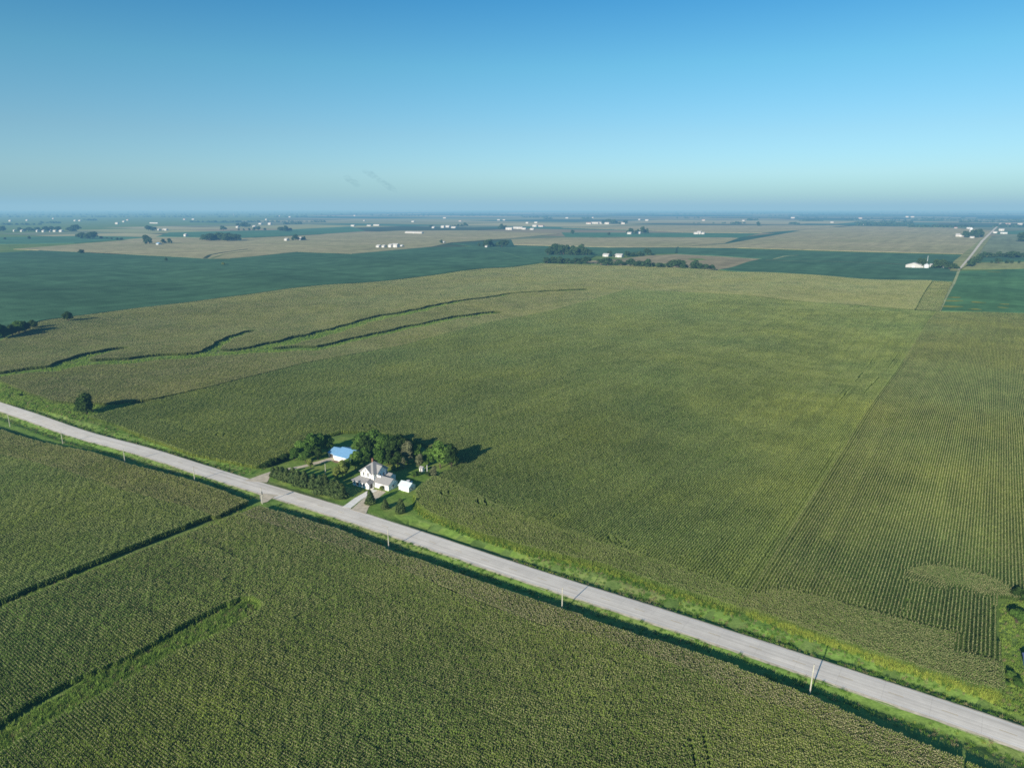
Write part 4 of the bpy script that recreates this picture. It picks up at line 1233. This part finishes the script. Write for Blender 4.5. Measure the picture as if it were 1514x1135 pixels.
car_body().build('body', M_carw, car)
m = MB(); m.poly([(-1.16, -.72, 1.05), (-1.16, .72, 1.05), (-.60, .66, 1.46), (-.60, -.66, 1.46)]); o = m.build('windshield', M_glass, car); o.location = (-.03, 0, .012)
m = MB(); m.poly([(1.50, .72, 1.06), (1.50, -.72, 1.06), (1.0, -.66, 1.46), (1.0, .66, 1.46)]); o = m.build('rear_window', M_glass, car); o.location = (.03, 0, .012)
for sy in (-1, 1):
    m = MB(); m.add([(-.85, sy * .875, 1.05), (1.3, sy * .875, 1.05), (.9, sy * .77, 1.42), (-.5, sy * .77, 1.42)], [(0, 1, 2, 3)]); m.build('side_window', M_glass, car)
    for x in (-1.35, 1.35):
        m = MB(); m.tube([(x, sy * .70, .33), (x, sy * .90, .33)], [.33, .33], 16); wh = m.build('wheel', M_rubber, car)
        m = MB(); m.tube([(x, sy * .89, .33), (x, sy * .915, .33)], [.19, .19], 12); m.build('rim', M_steel, wh)

# --- tank, hut and post at the back of the yard
tk = thing('propane_tank', 'white horizontal propane tank at the corn edge of the yard', 'tank', P3(at(640.5, 711)), ANG_U + .2)
m = MB(); m.tube([(-1.5, 0, .95), (-1.35, 0, .95), (-1.1, 0, .95), (1.1, 0, .95), (1.35, 0, .95), (1.5, 0, .95)], [.12, .42, .55, .55, .42, .12], 14); m.build('vessel', M_tank, tk, True)
for x in (-.8, .8):
    m = MB(); m.box(x - .1, x + .1, -.4, .4, 0, .5); m.build('leg', M_conc, tk)
m = MB(); m.tube([(0, 0, 1.48), (0, 0, 1.72)], [.14, .14], 10); m.build('valve_cover', M_tank, tk)
hut = thing('hut', 'tiny white hut in the shade at the back of the yard', 'shed', P3(at(624, 697)), ANG_U)
w = MB(); r2 = MB(); gable(w, r2, -.9, .9, -.9, .9, 2.1, .7, 'x', .2, .08); w.build('wall', M_white, hut); r2.build('roof', M_shingle, hut)
d = MB(); d.box(-.35, .35, -.96, -.905, .05, 1.8); d.build('door', M_door, hut)
pt = MB(); pt.tube([(0, 0, -.2), (0, 0, 3.2)], [.14, .12], 8); pt.box(-.2, .2, -.2, .2, 3.2, 3.28)
o = pt.build('post', M_trim); o.location = P3(at(631.5, 697)); tag(o, 'white post right of the tiny hut at the back of the yard', 'post')

# --- shed at the right border
rb = thing('shed', 'shed with a slate blue roof cut by the right border near the highway', 'shed', P3(at(1516, 1004)), ANG_U + .05)
w = MB(); r2 = MB(); gable(w, r2, .3, 8.5, 0, 9, 2.6, 1.8, 'y', .4, .12); w.build('wall', M_white, rb); r2.build('roof', M_purple, rb)
d = MB(); d.box(3.4, 5.4, -.08, -.01, .05, 2.2); d.build('door', M_trim, rb)


# ------------------------------------------------------------------ utility poles
def utility_pole(p, h, label, can=False, lean=0.0, dz=0.0, group='poles along the highway'):
    t = thing('utility_pole', label, 'utility pole', P3(p, dz), ANG_U, group)
    m = MB(); m.tube([(0, 0, -1.2), (lean * .4, 0, h * .45), (lean, 0, h)], [.19, .165, .12], 10); m.build('shaft', M_pole, t)
    m = MB(); m.tube([(lean, 0, h), (lean, 0, h + .12), (lean, 0, h + .3)], [.04, .06, .035], 8); m.build('insulator', M_can, t)
    m = MB(); m.box(lean - .05, lean + .05, .12, .3, h * .70, h * .70 + .1); m.build('bracket', M_can, t)
    if can:
        m = MB(); m.tube([(.42, -.1, h * .60), (.42, -.1, h * .74)], [.27, .27], 12); m.tube([(.42, -.1, h * .74), (.42, -.1, h * .76)], [.29, .2], 12)
        c = m.build('transformer', M_can, t); m = MB(); m.tube([(.42, -.1, h * .76), (.42, -.1, h * .80)], [.05, .04], 8); m.build('bushing', M_can, c)
    return t


PL = [(1197, 1026, 9.2, 'utility pole nearest the camera at the right, beside the ditch shadow', 0, .25), (831, 902, 8.2, 'utility pole beside the ditch, second from the right along the highway', 0, 0),
      (575, 812, 8.4, 'utility pole opposite the lawn with two small cedars', 0, -.15), (388, 745, 7.6, 'utility pole carrying a grey transformer at the field entrance', 1, -.1),
      (288, 711, 7.4, 'utility pole first to the left of the transformer pole', 0, 0), (185, 684, 7.4, 'utility pole second to the left of the transformer pole', 0, .0),
      (93, 656, 7.6, 'utility pole opposite the lone dark roadside tree', 0, -.2), (15, 631, 7.6, 'utility pole nearest the left border of the picture', 0, -.3)]
for px, py, h, lab, can, lean in PL:
    p = at(px, py); s, t = road_st(*p)
    utility_pole(p, h, lab, bool(can), lean, float(verge_z(s, t)) if abs(t) < 15 else 0)
utility_pole(at(482, 707), 7.4, 'pale pole standing alone in the farmyard behind the cedar row', False, 0, 0, group='yard poles')


# ------------------------------------------------------------------ distant farms
FB = {}


def far_building(px, py, lw, dp, hw, label, roof='w', group=None, rise=None, rz=0.0, name='farm_building', cat='building', along='x'):
    p = at(px, py); hw = hw * .8
    t = thing(name, label, cat, P3(p, 0), math.atan2(UV[1], UV[0]) + rz, group)
    w = MB(); r2 = MB(); gable(w, r2, -lw / 2, lw / 2, 0, dp, hw, rise or min(dp, lw) * .25, along, .4, .25)
    w.build('wall', M_farw, t); r2.build('roof', {'w': M_farw, 's': M_steel, 'g': M_shingle, 'r': M_red, 'b': M_blueroof}[roof], t)
    d = MB(); d.box(-min(2.5, lw * .2), min(2.5, lw * .2), -.15, -.02, .1, hw * .75); d.build('door', M_steel, t)
    return t


def silo(px, py, rad, h, label, group=None, name='silo'):
    t = thing(name, label, 'silo', P3(at(px, py)), 0, group)
    m = MB(); m.tube([(0, 0, 0), (0, 0, h * .78)], [rad, rad], 18); m.build('drum', M_steel, t)
    m = MB(); m.tube([(0, 0, h * .78), (0, 0, h * .9), (0, 0, h)], [rad + .15, rad * .65, rad * .12], 18); m.build('dome', M_steel, t)
    return t


far_building(1350, 396.5, 30, 24, 8, 'biggest white barn with a low wide roof at right', 'w', rise=5, along='y')
far_building(1361.5, 396.5, 12, 12, 6, 'small white shed directly right of the biggest barn', 'w')
silo(1369.5, 396.8, 5.2, 10, 'grey round grain bin between the white barn sheds at right', name='grain_bin')
far_building(1378.5, 395.5, 11, 11, 6, 'white house between the grain bin and the trees at right', 'w')
far_building(1391.5, 396.5, 9, 9, 6, 'small white house at the right end of the big barn farm', 'w')
m = MB(); m.tube([(0, 0, 0), (0, 0, 24)], [.5, .3], 6); o = m.build('mast', M_steel); o.location = P3(at(1370, 394)); tag(o, 'thin pale mast behind the grain bin at right', 'mast')
far_building(1419.5, 350.5, 36, 24, 11, 'white barn at the left end of the windbreak beside the far gravel road', 'w', rise=6)
silo(1434.5, 350, 7, 42, 'tall pale blue silo rising from the windbreak beside the far gravel road')
far_building(1437, 352.5, 16, 12, 7, 'small white house in front of the windbreak beside the far gravel road', 'w')
far_building(1471, 345, 18, 14, 8, 'white house right beside the far gravel road', 'w')
far_building(1480.5, 341.5, 26, 18, 10, 'white shed farthest back right of the far gravel road', 'w')
far_building(1484, 346, 30, 12, 7, 'grey roofed low shed right of the far gravel road', 's')
far_building(895, 379.5, 17, 13, 6, 'left white shed of the centre farm between groves', 'w')
far_building(914, 380.5, 20, 14, 7, 'right white shed of the centre farm between groves', 'w')
far_building(908, 380, 8, 8, 5, 'small white house between the two sheds of the centre farm', 'g')
far_building(718.5, 366, 9, 9, 6, 'small white house in front of the round grove left of centre', 'g')
far_building(232.5, 362.5, 16, 13, 7, 'small white house with blue grey roof on the distant tan field', 'b')
far_building(273, 350, 16, 14, 12, 'white house on the green strip left of the distant wood', 'w')
far_building(422, 356.5, 16, 14, 10, 'left of the pair of distant white houses', 'w')
far_building(444, 355.5, 18, 15, 12, 'right of the pair of distant white houses', 'w')
for i, (px, lw, hw) in enumerate([(558, 14, 8), (566, 12, 8), (576, 14, 11), (583, 24, 13)]):
    far_building(px, 366.5, lw, 14, hw, '%s building from the left in the white farm cluster on the tan field' % ORD[i], 'w', 'white farm cluster on the tan field')
far_building(593, 365, 9, 9, 5, 'low pale shed right of the white farm cluster on the tan field', 's')
far_building(611, 345.5, 116, 16, 8, 'very long white livestock shed left of centre', 'w')
for i, (px, lw, hw, py) in enumerate([(640, 20, 9, 337.5), (654, 26, 14, 337), (661, 34, 13, 336.5), (670, 36, 9, 337.5)]):
    far_building(px, py, lw, 18, hw, '%s building from the left in the distant white farm between windbreak trees' % ORD[i], 'w', 'white farm between windbreak trees')
for i, (px, lw, hw, py) in enumerate([(521, 34, 11, 335), (545, 40, 7, 334.5), (556, 60, 9, 334)]):
    far_building(px, py, lw, 16, hw, '%s long shed from the left in the distant row left of the white farm' % ORD[i], 'w', 'sheds in the distant row')
for i, (px, lw, hw, py, rf2) in enumerate([(752, 46, 14, 340, 'w'), (765, 70, 12, 338.5, 'w'), (774, 30, 9, 339.5, 'w'), (786, 26, 8, 340, 'w'), (790, 34, 13, 335.5, 'w'), (799, 44, 11, 335.5, 'r'), (779, 26, 11, 330.5, 'w'), (792, 32, 11, 330, 'w')]):
    far_building(px, py, lw, 16, hw, '%s building in the sprawling distant sheds right of centre line' % ORD[i], rf2, 'sprawling distant sheds')
for i, (px, lw, hw, py) in enumerate([(870, 46, 13, 331.5), (879, 70, 13, 331), (887, 40, 13, 331), (897, 40, 14, 331.5), (921, 34, 13, 331.5)]):
    far_building(px, py, lw, 18, hw, '%s building from the left in the distant pinkish white sheds beside trees' % ORD[i], 'w' if i else 'r', 'distant pinkish white sheds')
far_building(930, 346.5, 22, 16, 9, 'white house left of the trees on the bright green strip', 'w')
far_building(943, 346, 26, 14, 9, 'grey roofed barn between the trees on the bright green strip', 's')
for i, (px, lw, hw) in enumerate([(1029, 24, 9), (1033, 20, 15), (1038, 22, 8)]):
    far_building(px, 346.5, lw, 16, hw, '%s white building from the left in the small farm on the bright green strip' % ORD[i], 'w', 'small farm on the bright green strip')
far_building(655, 359.5, 10, 8, 5, 'tiny pale hut beside the lone tree on the distant tan field', 's')
for i, (px, py, lw, hw) in enumerate([(350, 337, 22, 10), (375, 336.5, 26, 12), (384, 332, 34, 10), (398, 332.5, 32, 16)]):
    far_building(px, py, lw, 18, hw, ['left white house below the far horizon wood', 'white house left of the brightest distant house', 'pale pinkish shed behind the distant white houses', 'brightest white house in the distant cluster at left'][i], 'w')
far_building(172, 331.5, 40, 14, 14, 'white building farther left in front of the horizon woods', 'w')
far_building(227, 330.5, 130, 10, 7, 'long thin pale shed left in front of the horizon woods', 's')
far_building(243, 341, 40, 14, 10, 'white shed right of the dark trees at far left', 'w')
far_building(234, 341, 16, 12, 10, 'small white house right of the dark trees at far left', 'w')
row(218, 341.5, 230, 341.5, 4, 22, 30, 'the dark trees left of the white shed at far left', w=1.3)
row(102, 342.5, 114, 342.5, 4, 26, 36, 'the dark clump right of the village at far left', w=1.3)
row(28, 342.5, 86, 342.5, 14, 16, 28, 'the trees of the distant village at far left', w=1.3)
row(0, 342.5, 6, 342.5, 3, 24, 30, 'the dark trees at the left border of the distant village', w=1.3)
for i, px in enumerate([20, 31, 54, 63, 73, 80, 89]):
    far_building(px, 342.6 + .25 * ((i * 5) % 4), 13 + (i * 7) % 12 if i < 5 else 30, 14, 10, '%s pale house from the left in the distant village at far left' % ORD[i], 'w' if i % 2 else 's', 'houses of the distant village')
# specks of farms under the horizon
SP = [(14, 327.5), (31, 327.5), (39, 326.5), (78, 324), (93, 323.5), (110, 327), (117, 327), (175, 326), (182, 328.5), (188, 326), (197, 326), (272, 325), (285, 325), (340, 319), (345, 318), (393, 325.5), (400, 325.5), (412, 320.5), (428, 321.5), (478, 320.5), (524, 319.5), (538, 327), (546, 327),
      (574, 319), (610, 328.5), (618, 327.5), (657, 323), (680, 327.5), (695, 327.5), (737, 326), (745, 326), (798, 324), (838, 323), (876, 322.5), (934, 326.5), (945, 325.5), (956, 326.5), (960, 327), (1040, 326.5), (1099, 327), (1167, 323), (1172, 323), (1230, 329.5), (1240, 330), (1272, 323.5), (1274, 333.5), (1299, 320), (1341, 321.5), (1349, 321.5), (1396, 338), (1413, 338), (1432, 338.5), (1462, 332), (1490, 332), (1508, 332.5), (1508, 335.5)]
SPD = {}
for i, (px, py) in enumerate(SP):
    if i % 3 == 1: continue
    k = 'left' if px < 500 else 'middle' if px < 1000 else 'right'
    sc_ = np.linalg.norm(at(px, py)) / 8500
    far_building(px, py, random.uniform(24, 44) * sc_, 18, random.uniform(9, 13) * sc_, 'tiny pale farm building in the haze below the %s part of the horizon' % k, random.choice('wsgsr'), 'tiny farm buildings below the %s horizon' % k)

# horizon woods: dark bands that read as one mass
V = []
rw = np.random.default_rng(31)


def wood_band(px0, px1, py, n, h, dep=60):
    for i in range(n):
        p = at(px0 + (px1 - px0) * rw.random(), py + rw.normal(0, .10)); D = np.linalg.norm(p); hh = h * rw.uniform(.6, 1.2)
        q = hh * rw.uniform(.6, 1.3)
        k = 26
        d = rw.normal(size=(k, 3)); d /= np.linalg.norm(d, axis=1)[:, None]; d[:, 2] = abs(d[:, 2])
        c = np.array([p[0], p[1], 1.0]) + d * np.array([q, q, hh]) * rw.uniform(.6, 1, (k, 1))
        a = np.cross(d, rw.normal(size=(k, 3))); a /= np.linalg.norm(a, axis=1)[:, None]; b = np.cross(d, a); s = hh * .32
        V.append(np.stack([c - a * s, c - b * s * .7, c + a * s, c + b * s * .7], 1))


for px0, px1, py, n, h in [(280, 480, 328.5, 90, 16), (60, 90, 330, 16, 16), (125, 142, 326, 14, 18), (0, 60, 332.5, 30, 14), (1000, 1130, 330.5, 10, 12), (1082, 1096, 331, 14, 20), (1106, 1120, 326, 14, 22), (1168, 1182, 331.5, 16, 18), (1182, 1218, 327, 30, 18),
                           (1264, 1350, 333.5, 60, 18), (1264, 1350, 330, 60, 18), (1345, 1440, 336.5, 60, 18), (1350, 1420, 325.5, 40, 16), (1470, 1514, 335.5, 36, 18), (1420, 1514, 329, 50, 18), (420, 445, 331.5, 18, 16), (770, 815, 322, 26, 18),
                           (805, 815, 324, 10, 20), (860, 875, 324, 10, 20), (0, 500, 321, 110, 22), (0, 700, 318, 150, 24), (550, 1514, 319.5, 170, 22), (500, 1514, 317, 200, 26), (0, 1514, 314.5, 260, 30), (0, 1514, 312.3, 220, 36), (1000, 1514, 323, 90, 18), (1250, 1514, 326, 80, 16)]:
    wood_band(px0, px1, py, n, h)
tag(link('distant_woods', quad_mesh('distant_woods', np.concatenate(V), [L_far])), 'blue dark bands of woodland along the hazy horizon', 'woods', kind='stuff')

# ------------------------------------------------------------------ haze: a low absorbing and glowing air layer
HAZE_TOP = 330.0
m, nt, out = new_mat('haze_air')
ab = N(nt, 'ShaderNodeVolumeAbsorption'); em = N(nt, 'ShaderNodeEmission'); ad = N(nt, 'ShaderNodeAddShader')
SIG = 6.8e-5
AIR = (.29, .52, .665)
SC = (.65, 1.0, 1.35)
ab.inputs['Color'].default_value = (1 - SC[0] / 1.6, 1 - SC[1] / 1.6, 1 - SC[2] / 1.6, 1); ab.inputs['Density'].default_value = SIG * 1.6
em.inputs['Color'].default_value = (AIR[0] * SC[0], AIR[1] * SC[1], AIR[2] * SC[2], 1); em.inputs['Strength'].default_value = SIG
nt.links.new(ab.outputs[0], ad.inputs[0]); nt.links.new(em.outputs[0], ad.inputs[1]); nt.links.new(ad.outputs[0], out.inputs['Volume'])
b = MB(); b.box(-44000, 44000, -1400, 59000, -60, HAZE_TOP)
hz = b.build('haze', m); tag(hz, 'thin blue morning haze lying over the whole plain', kind='structure')

# two faint wisps of dark smoke drifting low in the sky
def wisp(px, py, L, label, seed):
    d = ray(px, py); p = d * (9000 / d[1])
    m, nt, out = new_mat('thin_smoke')
    tc = N(nt, 'ShaderNodeTexCoord'); ns = N(nt, 'ShaderNodeTexNoise'); ns.inputs['Scale'].default_value = 2.2; ns.inputs['Detail'].default_value = 4
    mp = N(nt, 'ShaderNodeMapping'); mp.inputs['Location'].default_value = (seed, 0, 0); mp.inputs['Scale'].default_value = (1 / 120, 1 / 60, 1 / 60)
    nt.links.new(tc.outputs['Object'], mp.inputs[0]); nt.links.new(mp.outputs[0], ns.inputs['Vector'])
    rr = ramp(nt, [(.42, (0, 0, 0)), (.7, (1, 1, 1))]); nt.links.new(ns.outputs['Fac'], rr.inputs[0])
    mu = N(nt, 'ShaderNodeMath', operation='MULTIPLY'); mu.inputs[1].default_value = .0042; nt.links.new(rr.outputs[0], mu.inputs[0])
    va = N(nt, 'ShaderNodeVolumeAbsorption'); va.inputs['Color'].default_value = (.1, .1, .12, 1); nt.links.new(mu.outputs[0], va.inputs['Density'])
    nt.links.new(va.outputs[0], out.inputs['Volume'])
    b = MB(); b.tube([(-L, 0, L * .52), (-L * .5, 0, L * .34), (0, 0, .0), (L * .45, 0, -L * .3), (L, 0, -L * .62)], [8, 45, 38, 50, 10], 12)
    o = b.build('smoke', m, None, True); o.location = Vector(p) + Vector((0, 0, H)); tag(o, label, 'smoke')


from mathutils import Vector
wisp(520, 268, 110, 'smaller faint smoke wisp at left low in the sky', 1)
wisp(562, 267, 240, 'longer faint smoke wisp at right low in the sky', 7)

# ------------------------------------------------------------------ light
world = bpy.data.worlds.new('World'); scene.world = world; world.use_nodes = True
nt = world.node_tree; nt.nodes.clear()
wo = nt.nodes.new('ShaderNodeOutputWorld'); bg = nt.nodes.new('ShaderNodeBackground'); sk = nt.nodes.new('ShaderNodeTexSky')
sk.sky_type = 'NISHITA'; sk.sun_disc = False; sk.sun_elevation = SUN_EL
sun_from = SUN_AZ + math.pi                        # compass bearing of the sun, clockwise from +y
sk.sun_rotation = sun_from
sk.altitude = 200; sk.air_density = 1.0; sk.dust_density = .6; sk.ozone_density = 1.5
SKYTINT = [(0, (.34, .66, .98)), (.045, (.45, .695, .95)), (.096, (.42, .66, .83)), (.18, (.31, .68, .80)), (.255, (.18, .58, .79)), (.5, (.17, .5, .75))]
gm = nt.nodes.new('ShaderNodeMix'); gm.data_type = 'RGBA'; gm.blend_type = 'MULTIPLY'; gm.inputs[0].default_value = 1
tc = nt.nodes.new('ShaderNodeTexCoord'); sz = nt.nodes.new('ShaderNodeSeparateXYZ'); nt.links.new(tc.outputs['Generated'], sz.inputs[0])
rp = ramp(nt, SKYTINT); nt.links.new(sz.outputs[2], rp.inputs[0]); nt.links.new(rp.outputs[0], gm.inputs[7])
nt.links.new(sk.outputs[0], gm.inputs[6]); nt.links.new(gm.outputs[2], bg.inputs[0]); bg.inputs[1].default_value = .15
nt.links.new(bg.outputs[0], wo.inputs[0])
ld = bpy.data.lights.new('sun', 'SUN'); ld.energy = 6.5; ld.angle = R(.53); ld.color = (1.0, .94, .82)
lo_ = bpy.data.objects.new('sun', ld); COL.objects.link(lo_)
from mathutils import Vector
dv = Vector((math.sin(SUN_AZ) * math.cos(SUN_EL), math.cos(SUN_AZ) * math.cos(SUN_EL), -math.sin(SUN_EL)))
lo_.rotation_euler = dv.to_track_quat('-Z', 'Y').to_euler(); lo_.location = (-200, -300, 400)

# ------------------------------------------------------------------ camera and render settings
cd = bpy.data.cameras.new('camera'); cam = bpy.data.objects.new('camera', cd); COL.objects.link(cam)
cd.sensor_fit = 'HORIZONTAL'; cd.sensor_width = 36; cd.lens = 36 * F / 1514
cd.clip_start = .5; cd.clip_end = 120000
cam.location = (0, 0, H); cam.rotation_euler = (math.pi / 2 - PIT, 0, 0)
scene.camera = cam
scene.view_settings.view_transform = 'Standard'; scene.view_settings.look = 'None'; scene.view_settings.exposure = 0
cy = scene.cycles
cy.max_bounces = 6; cy.diffuse_bounces = 3; cy.glossy_bounces = 2; cy.transmission_bounces = 3; cy.volume_bounces = 0; cy.transparent_max_bounces = 6
cy.filter_width = 1.7
cy.use_adaptive_sampling = False; cy.use_denoising = False
